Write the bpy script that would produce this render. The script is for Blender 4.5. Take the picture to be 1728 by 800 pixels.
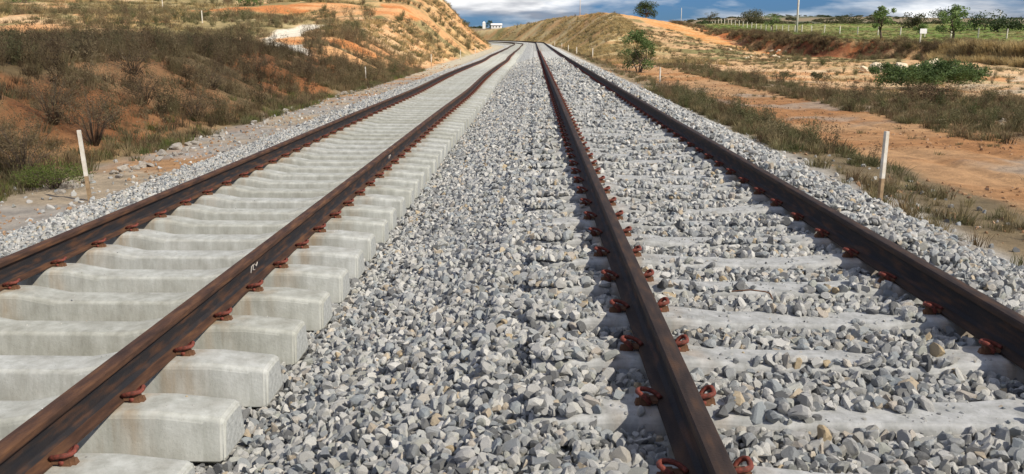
import bpy, bmesh, math, random
import numpy as np
from mathutils import Vector, Matrix, Euler
R = math.radians
random.seed(7); rng = np.random.default_rng(7)
for o in list(bpy.data.objects): bpy.data.objects.remove(o)
S = bpy.context.scene; C = S.collection

# ------------------------------------------------------------------ camera
CAMZ = 1.234; F = 1460.0; W, Hh = 1728.0, 800.0
PITCH = math.atan((400 - 67) / F); YAW = math.atan(35 / F)
cam = bpy.data.cameras.new('camera'); co = bpy.data.objects.new('camera', cam); C.objects.link(co)
cam.sensor_width = 36; cam.lens = F / W * 36; cam.clip_start = .05; cam.clip_end = 6000
co.location = (0, 0, CAMZ); co.rotation_euler = (R(90) - PITCH, 0, YAW)
S.camera = co

# ------------------------------------------------------------------ light
SUN_EL, SUN_AZ = R(41), R(126)          # azimuth clockwise from +Y: the sun stands behind the viewer to the right
sd = Vector((math.sin(SUN_AZ) * math.cos(SUN_EL), math.cos(SUN_AZ) * math.cos(SUN_EL), math.sin(SUN_EL)))
sl = bpy.data.lights.new('sun', 'SUN'); sl.energy = 5.0; sl.angle = R(.5); sl.color = (1, .92, .79)
so = bpy.data.objects.new('sun', sl); C.objects.link(so)
so.rotation_euler = sd.to_track_quat('Z', 'Y').to_euler()
wd = bpy.data.worlds.new('World'); S.world = wd; wd.use_nodes = True
nt = wd.node_tree; nt.nodes.clear()
def N(nt, t, **kw):
    n = nt.nodes.new(t)
    for k, v in kw.items():
        if k.startswith('i_'):
            key = k[2:]; key = int(key) if key.isdigit() else key
            n.inputs[key].default_value = v
        else: setattr(n, k, v)
    return n
def L(nt, a, b): nt.links.new(a, b)
sky = N(nt, 'ShaderNodeTexSky', sky_type='NISHITA', sun_disc=False, sun_elevation=SUN_EL, sun_rotation=SUN_AZ, altitude=400, dust_density=.6, ozone_density=2.5)
tc = N(nt, 'ShaderNodeTexCoord')
mp = N(nt, 'ShaderNodeMapping'); mp.inputs['Scale'].default_value = (1, 1, 5.5); mp.inputs['Location'].default_value = (.37, .1, .25)
L(nt, tc.outputs['Generated'], mp.inputs[0])
n1 = N(nt, 'ShaderNodeTexNoise'); n1.inputs['Scale'].default_value = 4.2; n1.inputs['Detail'].default_value = 9; n1.inputs['Roughness'].default_value = .55
n1.inputs['Distortion'].default_value = .25
n2 = N(nt, 'ShaderNodeTexNoise'); n2.inputs['Scale'].default_value = 11; n2.inputs['Detail'].default_value = 6
L(nt, mp.outputs[0], n1.inputs['Vector']); L(nt, mp.outputs[0], n2.inputs['Vector'])
r1 = N(nt, 'ShaderNodeValToRGB'); r1.color_ramp.elements[0].position = .43; r1.color_ramp.elements[1].position = .60
L(nt, n1.outputs[0], r1.inputs[0])
r2 = N(nt, 'ShaderNodeValToRGB')      # cloud tone: grey undersides to white tops
r2.color_ramp.elements[0].position = .40; r2.color_ramp.elements[0].color = (3.6, 3.9, 4.6, 1)
r2.color_ramp.elements[1].position = .62; r2.color_ramp.elements[1].color = (13, 13, 13, 1)
L(nt, n2.outputs[0], r2.inputs[0])
hs = N(nt, 'ShaderNodeMixRGB', blend_type='MULTIPLY'); hs.inputs[0].default_value = 1; hs.inputs[2].default_value = (.24, .46, .92, 1)
L(nt, sky.outputs[0], hs.inputs[1])
mx = N(nt, 'ShaderNodeMixRGB'); L(nt, r1.outputs[0], mx.inputs[0]); L(nt, hs.outputs[0], mx.inputs[1]); L(nt, r2.outputs[0], mx.inputs[2])
bg = N(nt, 'ShaderNodeBackground'); bg.inputs[1].default_value = .074
L(nt, mx.outputs[0], bg.inputs[0]); wo = N(nt, 'ShaderNodeOutputWorld'); L(nt, bg.outputs[0], wo.inputs[0])
S.view_settings.view_transform = 'Standard'; S.view_settings.look = 'None'; S.view_settings.gamma = 1
S.view_settings.exposure = 0.30
S.cycles.max_bounces = 5; S.cycles.transparent_max_bounces = 12

# ------------------------------------------------------------------ noise and terrain functions
def _h(ix, iy, s):
    n = (ix * 374761393 + iy * 668265263 + s * 1442695041) & 0x7fffffff
    n = ((n ^ (n >> 13)) * 1274126177) & 0x7fffffff
    return ((n ^ (n >> 16)) & 0xffff) / 65535.0
def vnoise(x, y, s=0):
    ix = np.floor(x).astype(np.int64); iy = np.floor(y).astype(np.int64)
    fx = x - ix; fy = y - iy; fx = fx * fx * (3 - 2 * fx); fy = fy * fy * (3 - 2 * fy)
    a = _h(ix, iy, s); b = _h(ix + 1, iy, s); c = _h(ix, iy + 1, s); d = _h(ix + 1, iy + 1, s)
    return (a * (1 - fx) + b * fx) * (1 - fy) + (c * (1 - fx) + d * fx) * fy
def fbm(x, y, s=0, o=4, g=.5):
    x = np.asarray(x, float); y = np.asarray(y, float)
    t = 0; a = 1; n = 0
    for k in range(o):
        t = t + a * vnoise(x * 2 ** k + 17.3 * k, y * 2 ** k - 9.1 * k, s + k); n += a; a *= g
    return t / n
def ss(t): t = np.clip(t, 0, 1); return t * t * (3 - 2 * t)
def rise(Y): return .55 * (np.clip(Y, 0, 235) / 150) ** 1.5
def cxf(Y): return -np.where(Y < 300, np.clip(Y - 170, 0, None) ** 2 / 400, 42.25 + .65 * (Y - 300))
PU = [-9, -7.9, -6.3, -5.2, -4.4, -1.32, -.2, 3.0, 3.3, 4.2, 5.0, 7, 9]
PZ = [-1.08, -1.05, -1.0, -.80, -.66, -.66, -.275, -.265, -.32, -.86, -1.0, -1.1, -1.1]
def cliffx(Y): return 40 - .03 * (Y - 75) - 5.5 * ss((Y - 83) / 32) + 5 * (fbm(Y / 14, Y * 0, 41, 3) - .5) + 3.6 * (fbm(Y / 2.6, Y * 0, 42, 3) - .5)
def terrace(X, Y): return np.where(Y < 146, .3 + .028 * (Y - 75), 2.3 + .02 * (np.clip(Y, 0, 420) - 146)) + .004 * np.clip(X - 60, 0, 200)
def ground(X, Y):
    X = np.asarray(X, float); Y = np.asarray(Y, float)
    u = X - cxf(Y); v = -u; rs = rise(Y)
    z = np.interp(u, PU, PZ) + rs
    # left bank and hill
    bn = fbm(X / 5, Y / 5, 3, 4) - .5
    B = 1.75 + .072 * np.clip(Y - 55, 0, 150) + .9 * (fbm(Y / 9, X / 30, 5, 3) - .5)
    w = 3.2 + .9 * B
    gul = 1.6 * (fbm(Y / 1.6, X / 9, 8, 4) - .5)
    t = (v - 8.3 + gul * 1.2) / w
    face = ss(t) * .55 + .45 * np.clip(t, 0, 1) ** .8
    left = B * face + .03 * np.clip(v - 16, 0, 80) * ss((Y - 20) / 60) + bn * .7 * ss((v - 9) / 6)
    left = left + 2.2 * (fbm(X / 22, Y / 22, 13, 3) - .5) * ss((v - 14) / 14) * ss((Y - 30) / 40)
    z = z + np.where(v > 7.5, left * ss((v - 7.5) / 1.2), 0)
    # right cutting mound
    Ye = Y - 1.0 * np.clip(u - 14, 0, 24)
    Rm = 7.3 * ss((Ye - 82) / 120) - 3.6 * ss((Y - 215) / 80)
    wr = 2 + 1.25 * Rm
    tr = (u - 6.2 + 1.2 * (fbm(Y / 2.5, X / 12, 21, 3) - .5)) / np.maximum(wr, 2)
    mound = Rm * (ss(tr) * .5 + .5 * np.clip(tr, 0, 1)) * (1 - .30 * ss((u - 16) / 22))
    rn = (fbm(X / 6, Y / 6, 23, 4) - .5) * .5 * ss((u - 8) / 8) + (fbm(X / 1.3, Y / 1.3, 24, 3) - .5) * .35 * ss((u - 17) / 5)
    zr = mound + rn
    zl = z + np.where(u > 5.5, zr, 0)
    zt = terrace(X, Y) + .35 * (fbm(X / 1.2, Y / 1.2, 26, 3) - .5) + .3 * (fbm(X / 4, Y / 4, 25, 3) - .5)
    e = ss((X - cliffx(Y) + 2.2 * (fbm(X / 2.2, Y / 1.7, 44, 4) - .5)) / (.9 + (.6 + 2.8 * fbm(X / 20, Y / 7, 45, 2)) * ss((Y - 82) / 6)) + .5) * (u > 5.5) * ss((Y - 5) / 30)
    z = np.where(zt > zl, zl + (zt - zl) * e, zl)
    # far country
    far = ss((Y - 330) / 160)
    hills = 6.0 + 19 * ss((Y - 500) / 600) * (.35 + .9 * fbm(X / 260, Y / 300, 31, 4)) * (.45 + .75 * ss((X - 20) / 260)) + 2 * fbm(X / 30, Y / 30, 33, 3)
    hl = np.where(X < -40, z, hills)
    z = z * (1 - far) + np.where(X / np.maximum(Y, 1) < -.09, np.maximum(z, hills), hills) * far
    rc_ = u - 8.3 - .5 * np.sin(Y / 9.)
    z = z - .055 * (np.exp(-((rc_ - .8) / .17) ** 2) + np.exp(-((rc_ + .8) / .17) ** 2)) * ss((70 - Y) / 20) * (.4 + fbm(X, Y / 3, 52, 2))
    z = z + (fbm(X / .5, Y / .5, 51, 3) - .5) * .09 * (ss((np.abs(u + .8) - 5.2) / 1.5))
    return z
def g1(x, y): return float(ground(np.array([x]), np.array([y]))[0])
mw = co.rotation_euler.to_matrix()
def ray(px, py): return mw @ Vector(((px - 864) / F, (400 - py) / F, -1))
def at(px, py, y0=4, y1=900):
    d = ray(px, py); d = d / d.y
    ys = y0 * (y1 / y0) ** np.linspace(0, 1, 3000)
    zz = CAMZ + d.z * ys; g = ground(d.x * ys, ys)
    k = np.argmax(zz <= g)
    if zz[k] > g[k]: k = len(ys) - 1
    return float(d.x * ys[k]), float(ys[k]), float(g[k])
def colx(px, Y):                                   # the point on the ground at depth Y in the direction of photo column px
    d = ray(px, 67); x = d.x / d.y * Y
    return x, Y, g1(x, Y)

# ------------------------------------------------------------------ object helpers
def tag(o, label=None, cat=None, group=None, kind=None):
    if label: o['label'] = label
    if cat: o['category'] = cat
    if group: o['group'] = group
    if kind: o['kind'] = kind
    return o
def empty(name, loc, label, cat, group=None, rz=0):
    o = bpy.data.objects.new(name, None); C.objects.link(o); o.location = loc; o.rotation_euler = (0, 0, rz)
    o.empty_display_size = .2
    return tag(o, label, cat, group)
def mesh_np(name, V, Fc, mats, smooth=False, midx=None):
    me = bpy.data.meshes.new(name); V = np.asarray(V, np.float32)
    me.vertices.add(len(V)); me.vertices.foreach_set('co', V.ravel())
    Fc = np.asarray(Fc, np.int32); k = Fc.shape[1]
    me.loops.add(Fc.size); me.loops.foreach_set('vertex_index', Fc.ravel())
    me.polygons.add(len(Fc)); me.polygons.foreach_set('loop_start', np.arange(0, Fc.size, k, dtype=np.int32))
    me.polygons.foreach_set('loop_total', np.full(len(Fc), k, np.int32))
    if midx is not None: me.polygons.foreach_set('material_index', np.asarray(midx, np.int32))
    me.update(calc_edges=True); me.validate()
    if smooth: me.polygons.foreach_set('use_smooth', [True] * len(me.polygons))
    for m in (mats if isinstance(mats, (list, tuple)) else [mats]): me.materials.append(m)
    return me
def link(name, me, parent=None, loc=None):
    o = bpy.data.objects.new(name, me); C.objects.link(o)
    if parent: o.parent = parent
    if loc is not None: o.location = loc
    return o
class MB:
    """collects geometry for ONE mesh"""
    def __init__(s): s.V = []; s.F = []; s.n = 0; s.M = []
    def add(s, V, Fc, m=0):
        s.V.extend([tuple(v) for v in V]); s.F.extend([tuple(i + s.n for i in f) for f in Fc]); s.n += len(V); s.M.extend([m] * len(Fc))
    def box(s, c, d, rot=None, m=0, taper=1.0):
        hx, hy, hz = d[0] / 2, d[1] / 2, d[2] / 2
        vs = []
        for z, k in ((-hz, 1), (hz, taper)):
            for x, y in ((-hx, -hy), (hx, -hy), (hx, hy), (-hx, hy)):
                p = Vector((x * k, y * k, z))
                if rot is not None: p = rot @ p
                vs.append(p + Vector(c))
        s.add(vs, [(3, 2, 1, 0), (4, 5, 6, 7), (0, 1, 5, 4), (1, 2, 6, 5), (2, 3, 7, 6), (3, 0, 4, 7)], m)
    def tube(s, P, rad, n=6, m=0, cap=True):
        P = [Vector(p) for p in P]; rad = rad if isinstance(rad, (list, tuple)) else [rad] * len(P)
        base = s.n; up = Vector((0, 0, 1)); prev = None; V = []; Fc = []
        for i, p in enumerate(P):
            t = (P[min(i + 1, len(P) - 1)] - P[max(i - 1, 0)]).normalized()
            if prev is None:
                a = t.cross(up) if abs(t.z) < .95 else t.cross(Vector((1, 0, 0)))
            else: a = prev - t * prev.dot(t)
            a.normalize(); prev = a; b = t.cross(a)
            for k in range(n):
                th = 2 * math.pi * k / n; V.append(p + (a * math.cos(th) + b * math.sin(th)) * rad[i])
        for i in range(len(P) - 1):
            for k in range(n):
                k2 = (k + 1) % n; Fc.append((i * n + k, i * n + k2, (i + 1) * n + k2, (i + 1) * n + k))
        if cap: Fc.append(tuple(reversed(range(n)))); Fc.append(tuple((len(P) - 1) * n + k for k in range(n)))
        s.add(V, Fc, m)
    def mesh(s, name, mats, smooth=False):
        me = bpy.data.meshes.new(name); me.from_pydata([tuple(v) for v in s.V], [], s.F)
        for m in (mats if isinstance(mats, (list, tuple)) else [mats]): me.materials.append(m)
        me.polygons.foreach_set('material_index', s.M)
        if smooth: me.polygons.foreach_set('use_smooth', [True] * len(me.polygons))
        me.update(); return me
    def build(s, name, mats, parent=None, smooth=False, loc=None): return link(name, s.mesh(name, mats, smooth), parent, loc)

# ------------------------------------------------------------------ materials
def mat(name, base, rough=.85, var=.25, scale=3., bump=.3, bscale=None, c2=None, detail=6, spec=.3, rand=None, metal=0, dist=.02, coords='Object', trans=0, ramp=(.35, .65)):
    m = bpy.data.materials.new(name); m.use_nodes = True; t = m.node_tree; b = t.nodes['Principled BSDF']
    b.inputs['Roughness'].default_value = rough; b.inputs['Specular IOR Level'].default_value = spec; b.inputs['Metallic'].default_value = metal
    tc = N(t, 'ShaderNodeTexCoord')
    n = N(t, 'ShaderNodeTexNoise'); n.inputs['Scale'].default_value = scale; n.inputs['Detail'].default_value = detail; n.inputs['Roughness'].default_value = .62
    L(t, tc.outputs[coords], n.inputs['Vector'])
    rp = N(t, 'ShaderNodeValToRGB'); e = rp.color_ramp.elements
    e[0].position, e[1].position = ramp
    c2 = c2 or tuple(c * (1 - var) for c in base)
    e[0].color = (*c2, 1); e[1].color = (*(tuple(min(1, c * (1 + var * .5)) for c in base)), 1)
    L(t, n.outputs[0], rp.inputs[0]); out = rp.outputs[0]
    if rand:
        oi = N(t, 'ShaderNodeObjectInfo'); rr = N(t, 'ShaderNodeValToRGB'); rr.color_ramp.interpolation = 'CONSTANT' if rand[0] == 'C' else 'LINEAR'
        cols = rand[1]; el = rr.color_ramp.elements
        while len(el) < len(cols): el.new(.5)
        for i, (p, c) in enumerate(cols): el[i].position = p; el[i].color = (*c, 1)
        L(t, oi.outputs['Random'], rr.inputs[0])
        mm = N(t, 'ShaderNodeMixRGB', blend_type='MULTIPLY'); mm.inputs[0].default_value = 1
        L(t, out, mm.inputs[1]); L(t, rr.outputs[0], mm.inputs[2]); out = mm.outputs[0]
    L(t, out, b.inputs['Base Color'])
    if bump:
        n2 = N(t, 'ShaderNodeTexNoise'); n2.inputs['Scale'].default_value = bscale or scale * 6; n2.inputs['Detail'].default_value = 5
        L(t, tc.outputs[coords], n2.inputs['Vector'])
        bp = N(t, 'ShaderNodeBump'); bp.inputs['Strength'].default_value = bump; bp.inputs['Distance'].default_value = dist
        L(t, n2.outputs[0], bp.inputs['Height']); L(t, bp.outputs[0], b.inputs['Normal'])
    if trans:
        tr = N(t, 'ShaderNodeBsdfTranslucent'); L(t, out, tr.inputs[0]); mxs = N(t, 'ShaderNodeMixShader'); mxs.inputs[0].default_value = trans
        o = t.nodes['Material Output']; L(t, b.outputs[0], mxs.inputs[1]); L(t, tr.outputs[0], mxs.inputs[2]); L(t, mxs.outputs[0], o.inputs[0])
    return m
STONE = mat('crushed_granite', (.98, 1, 1), .85, .5, 36, .7, 90, rand=('L', [
    (0, (.13, .135, .14)), (.08, (.25, .25, .245)), (.18, (.36, .38, .39)), (.33, (.52, .51, .48)), (.48, (.62, .605, .57)), (.58, (.38, .415, .43)),
    (.70, (.68, .665, .62)), (.80, (.78, .76, .71)), (.89, (.46, .47, .42)), (.955, (.60, .54, .47)), (.985, (.60, .47, .29)), (1, (.92, .90, .86))]), dist=.004)
CONC = mat('sleeper_concrete', (.475, .487, .465), .9, .2, 5, .4, 60, c2=(.38, .38, .35), rand=('L', [(0, (.86, .85, .80)), (.5, (.98, .98, .96)), (1, (1.0, 1.0, 1.0))]), dist=.004, coords='Object')
def stain(m, amt):
    t = m.node_tree; b = t.nodes['Principled BSDF']; src = b.inputs['Base Color'].links[0].from_socket
    tc = N(t, 'ShaderNodeTexCoord'); sx = N(t, 'ShaderNodeSeparateXYZ'); L(t, tc.outputs['Object'], sx.inputs[0])
    ab = N(t, 'ShaderNodeMath', operation='ABSOLUTE'); L(t, sx.outputs[0], ab.inputs[0]); sb = N(t, 'ShaderNodeMath', operation='SUBTRACT', i_1=.825); L(t, ab.outputs[0], sb.inputs[0])
    a2 = N(t, 'ShaderNodeMath', operation='ABSOLUTE'); L(t, sb.outputs[0], a2.inputs[0])
    mr = N(t, 'ShaderNodeMapRange'); mr.inputs[1].default_value = .08; mr.inputs[2].default_value = .30; mr.inputs[3].default_value = 1; mr.inputs[4].default_value = 0; L(t, a2.outputs[0], mr.inputs[0])
    mp = N(t, 'ShaderNodeMapping'); mp.inputs['Scale'].default_value = (9, 9, 1.2); L(t, tc.outputs['Object'], mp.inputs[0])
    oi = N(t, 'ShaderNodeObjectInfo'); va = N(t, 'ShaderNodeVectorMath', operation='ADD'); L(t, mp.outputs[0], va.inputs[0])
    ml = N(t, 'ShaderNodeMath', operation='MULTIPLY', i_1=60.); L(t, oi.outputs['Random'], ml.inputs[0]); L(t, ml.outputs[0], va.inputs[1])
    n = N(t, 'ShaderNodeTexNoise'); n.inputs['Scale'].default_value = 1.; n.inputs['Detail'].default_value = 6; L(t, va.outputs[0], n.inputs['Vector'])
    rp = N(t, 'ShaderNodeValToRGB'); rp.color_ramp.elements[0].position = .42; rp.color_ramp.elements[1].position = .66; L(t, n.outputs[0], rp.inputs[0])
    mm = N(t, 'ShaderNodeMath', operation='MULTIPLY'); L(t, rp.outputs[0], mm.inputs[0]); L(t, mr.outputs[0], mm.inputs[1]); m3 = N(t, 'ShaderNodeMath', operation='MULTIPLY', i_1=amt); L(t, mm.outputs[0], m3.inputs[0])
    mx = N(t, 'ShaderNodeMixRGB'); mx.inputs[2].default_value = (.34, .21, .09, 1); L(t, m3.outputs[0], mx.inputs[0]); L(t, src, mx.inputs[1])
    # dark damp streaks and pores
    mp2 = N(t, 'ShaderNodeMapping'); mp2.inputs['Scale'].default_value = (4, 4, .8); L(t, va.outputs[0], mp2.inputs[0])
    n2 = N(t, 'ShaderNodeTexNoise'); n2.inputs['Scale'].default_value = .35; n2.inputs['Detail'].default_value = 9; n2.inputs['Roughness'].default_value = .7; L(t, mp2.outputs[0], n2.inputs['Vector'])
    r2 = N(t, 'ShaderNodeValToRGB'); r2.color_ramp.elements[0].position = .34; r2.color_ramp.elements[0].color = (.76, .76, .73, 1); r2.color_ramp.elements[1].position = .60; r2.color_ramp.elements[1].color = (1.04, 1.04, 1.03, 1); L(t, n2.outputs[0], r2.inputs[0])
    m4 = N(t, 'ShaderNodeMixRGB', blend_type='MULTIPLY'); m4.inputs[0].default_value = 1; L(t, mx.outputs[0], m4.inputs[1]); L(t, r2.outputs[0], m4.inputs[2])
    v = N(t, 'ShaderNodeTexVoronoi'); v.inputs['Scale'].default_value = 75; L(t, tc.outputs['Object'], v.inputs['Vector'])
    r3 = N(t, 'ShaderNodeValToRGB'); r3.color_ramp.elements[0].position = .09; r3.color_ramp.elements[0].color = (.5, .5, .48, 1); r3.color_ramp.elements[1].position = .16; r3.color_ramp.elements[1].color = (1, 1, 1, 1); L(t, v.outputs['Distance'], r3.inputs[0])
    m5 = N(t, 'ShaderNodeMixRGB', blend_type='MULTIPLY'); m5.inputs[0].default_value = .6; L(t, m4.outputs[0], m5.inputs[1]); L(t, r3.outputs[0], m5.inputs[2]); L(t, m5.outputs[0], b.inputs['Base Color'])
CONCE = mat('sleeper_end_concrete', (.42, .435, .42), .95, .22, 30, .7, 45, dist=.008)
CONCR = mat('dusty_concrete', (.44, .445, .44), .9, .25, 9, .5, 50, c2=(.32, .325, .32), dist=.005)
stain(CONC, .55); stain(CONCR, .5)
def mat_rail(name, a, b2, c3):
    m = bpy.data.materials.new(name); m.use_nodes = True; t = m.node_tree; b = t.nodes['Principled BSDF']
    b.inputs['Roughness'].default_value = .74; b.inputs['Metallic'].default_value = .05; b.inputs['Specular IOR Level'].default_value = .3
    tc = N(t, 'ShaderNodeTexCoord'); mp = N(t, 'ShaderNodeMapping'); mp.inputs['Scale'].default_value = (14, 2.4, 14); L(t, tc.outputs['Object'], mp.inputs[0])
    n = N(t, 'ShaderNodeTexNoise'); n.inputs['Scale'].default_value = 2.; n.inputs['Detail'].default_value = 8; L(t, mp.outputs[0], n.inputs['Vector'])
    rp = N(t, 'ShaderNodeValToRGB'); e = rp.color_ramp.elements; e[0].position = .32; e[0].color = (*a, 1); e[1].position = .7; e[1].color = (*c3, 1)
    q = e.new(.5); q.color = (*b2, 1); L(t, n.outputs[0], rp.inputs[0]); L(t, rp.outputs[0], b.inputs['Base Color'])
    n2 = N(t, 'ShaderNodeTexNoise'); n2.inputs['Scale'].default_value = 90; n2.inputs['Detail'].default_value = 6; L(t, tc.outputs['Object'], n2.inputs['Vector'])
    bp = N(t, 'ShaderNodeBump'); bp.inputs['Strength'].default_value = .6; bp.inputs['Distance'].default_value = .003
    L(t, n2.outputs[0], bp.inputs['Height']); L(t, bp.outputs[0], b.inputs['Normal']); return m
RAILL = mat_rail('rusty_rail_steel', (.042, .023, .016), (.080, .040, .024), (.15, .072, .034))
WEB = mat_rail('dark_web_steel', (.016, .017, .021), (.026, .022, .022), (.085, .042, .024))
RAILR = mat_rail('dark_rail_steel', (.026, .018, .015), (.044, .029, .022), (.085, .046, .026))
CLIP = mat('red_oxide_spring_steel', (.21, .05, .034), .75, .45, 60, .6, 160, c2=(.09, .032, .022), spec=.3, dist=.002)
IRON = mat('rusted_iron', (.15, .075, .04), .8, .4, 40, .4, dist=.003)
CHALK = mat('chalk', (.50, .46, .42), .9, .1, 30, 0)
POSTW = mat('weathered_white_post', (.66, .64, .58), .85, .25, 6, .3, 40, c2=(.50, .42, .30), dist=.003)
POSTB = mat('bare_wood', (.34, .24, .14), .9, .3, 9, .3, 40)
FPOST = mat('pale_fence_post', (.62, .58, .48), .9, .3, 4, .2)
POLE = mat('pole_concrete', (.60, .57, .52), .9, .15, 1.5, .2)
WIRE = mat('wire', (.25, .24, .22), .6, .1, 5, 0, metal=.7)
ROCK = mat('pale_rock', (.44, .42, .38), .9, .35, 5, .7, 25, c2=(.30, .25, .19), dist=.03)
ROCKW = mat('white_rock', (.58, .52, .40), .9, .25, 3, .7, 14, c2=(.52, .42, .28), dist=.04)
BARK = mat('bark', (.13, .10, .075), .95, .4, 10, .8, 30, dist=.02)
STRAW = mat('dry_grass_blades', (1, 1, 1), .8, .2, 2, 0, coords='Generated', trans=.25, rand=('L', [(0, (.20, .15, .075)), (.3, (.30, .235, .12)), (.55, (.17, .14, .065)), (.8, (.36, .28, .15)), (1, (.12, .125, .045))]))
GOLD = mat('bleached_grass', (1, 1, 1), .85, .2, 2, 0, coords='Generated', trans=.45, rand=('L', [(0, (.44, .32, .14)), (.5, (.60, .46, .22)), (1, (.50, .40, .21))]))
BROWN = mat('brown_weed', (1, 1, 1), .9, .2, 2, 0, coords='Generated', trans=.15, rand=('L', [(0, (.075, .055, .032)), (.35, (.15, .105, .055)), (.55, (.26, .19, .10)), (.7, (.12, .075, .045)), (.85, (.31, .24, .13)), (1, (.085, .085, .035))]))
OLIVE = mat('olive_weed', (1, 1, 1), .85, .2, 2, 0, coords='Generated', trans=.25, rand=('L', [(0, (.14, .14, .06)), (.4, (.19, .175, .085)), (.7, (.24, .20, .11)), (1, (.11, .13, .045))]))
GREENG = mat('green_grass', (1, 1, 1), .8, .2, 2, 0, coords='Generated', trans=.3, rand=('L', [(0, (.13, .17, .04)), (.5, (.20, .22, .06)), (1, (.09, .14, .03))]))
WEEDM = mat('dry_shrub_leaf', (.24, .18, .095), .9, .5, 4, 0, trans=.2, c2=(.10, .07, .04))
LEAFD = mat('dark_leaf', (.055, .085, .03), .6, .5, 1.2, 0, trans=.3, c2=(.035, .05, .018))
LEAFB = mat('bush_leaf', (.13, .19, .06), .65, .4, 1.5, 0, trans=.3, c2=(.05, .08, .025))
LEAFG = mat('fresh_leaf', (.22, .30, .10), .55, .4, 1.5, 0, trans=.35, c2=(.08, .13, .04))
LEAFO = mat('olive_leaf', (.10, .105, .045), .7, .4, 1.5, 0, trans=.25, c2=(.06, .055, .03))
LEAFY = mat('yellow_green_leaf', (.22, .22, .09), .7, .4, 2.5, 0, trans=.3, c2=(.12, .11, .05))
WHITEW = mat('whitewash', (.78, .77, .73), .85, .06, 1, .05)
ROOFT = mat('roof_tile', (.34, .17, .10), .9, .2, 3, .1)
GLASSD = mat('dark_window', (.04, .045, .05), .3, .1, 3, 0)
SIGNW = mat('sign_white', (.8, .8, .78), .7, .05, 4, 0)

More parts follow.
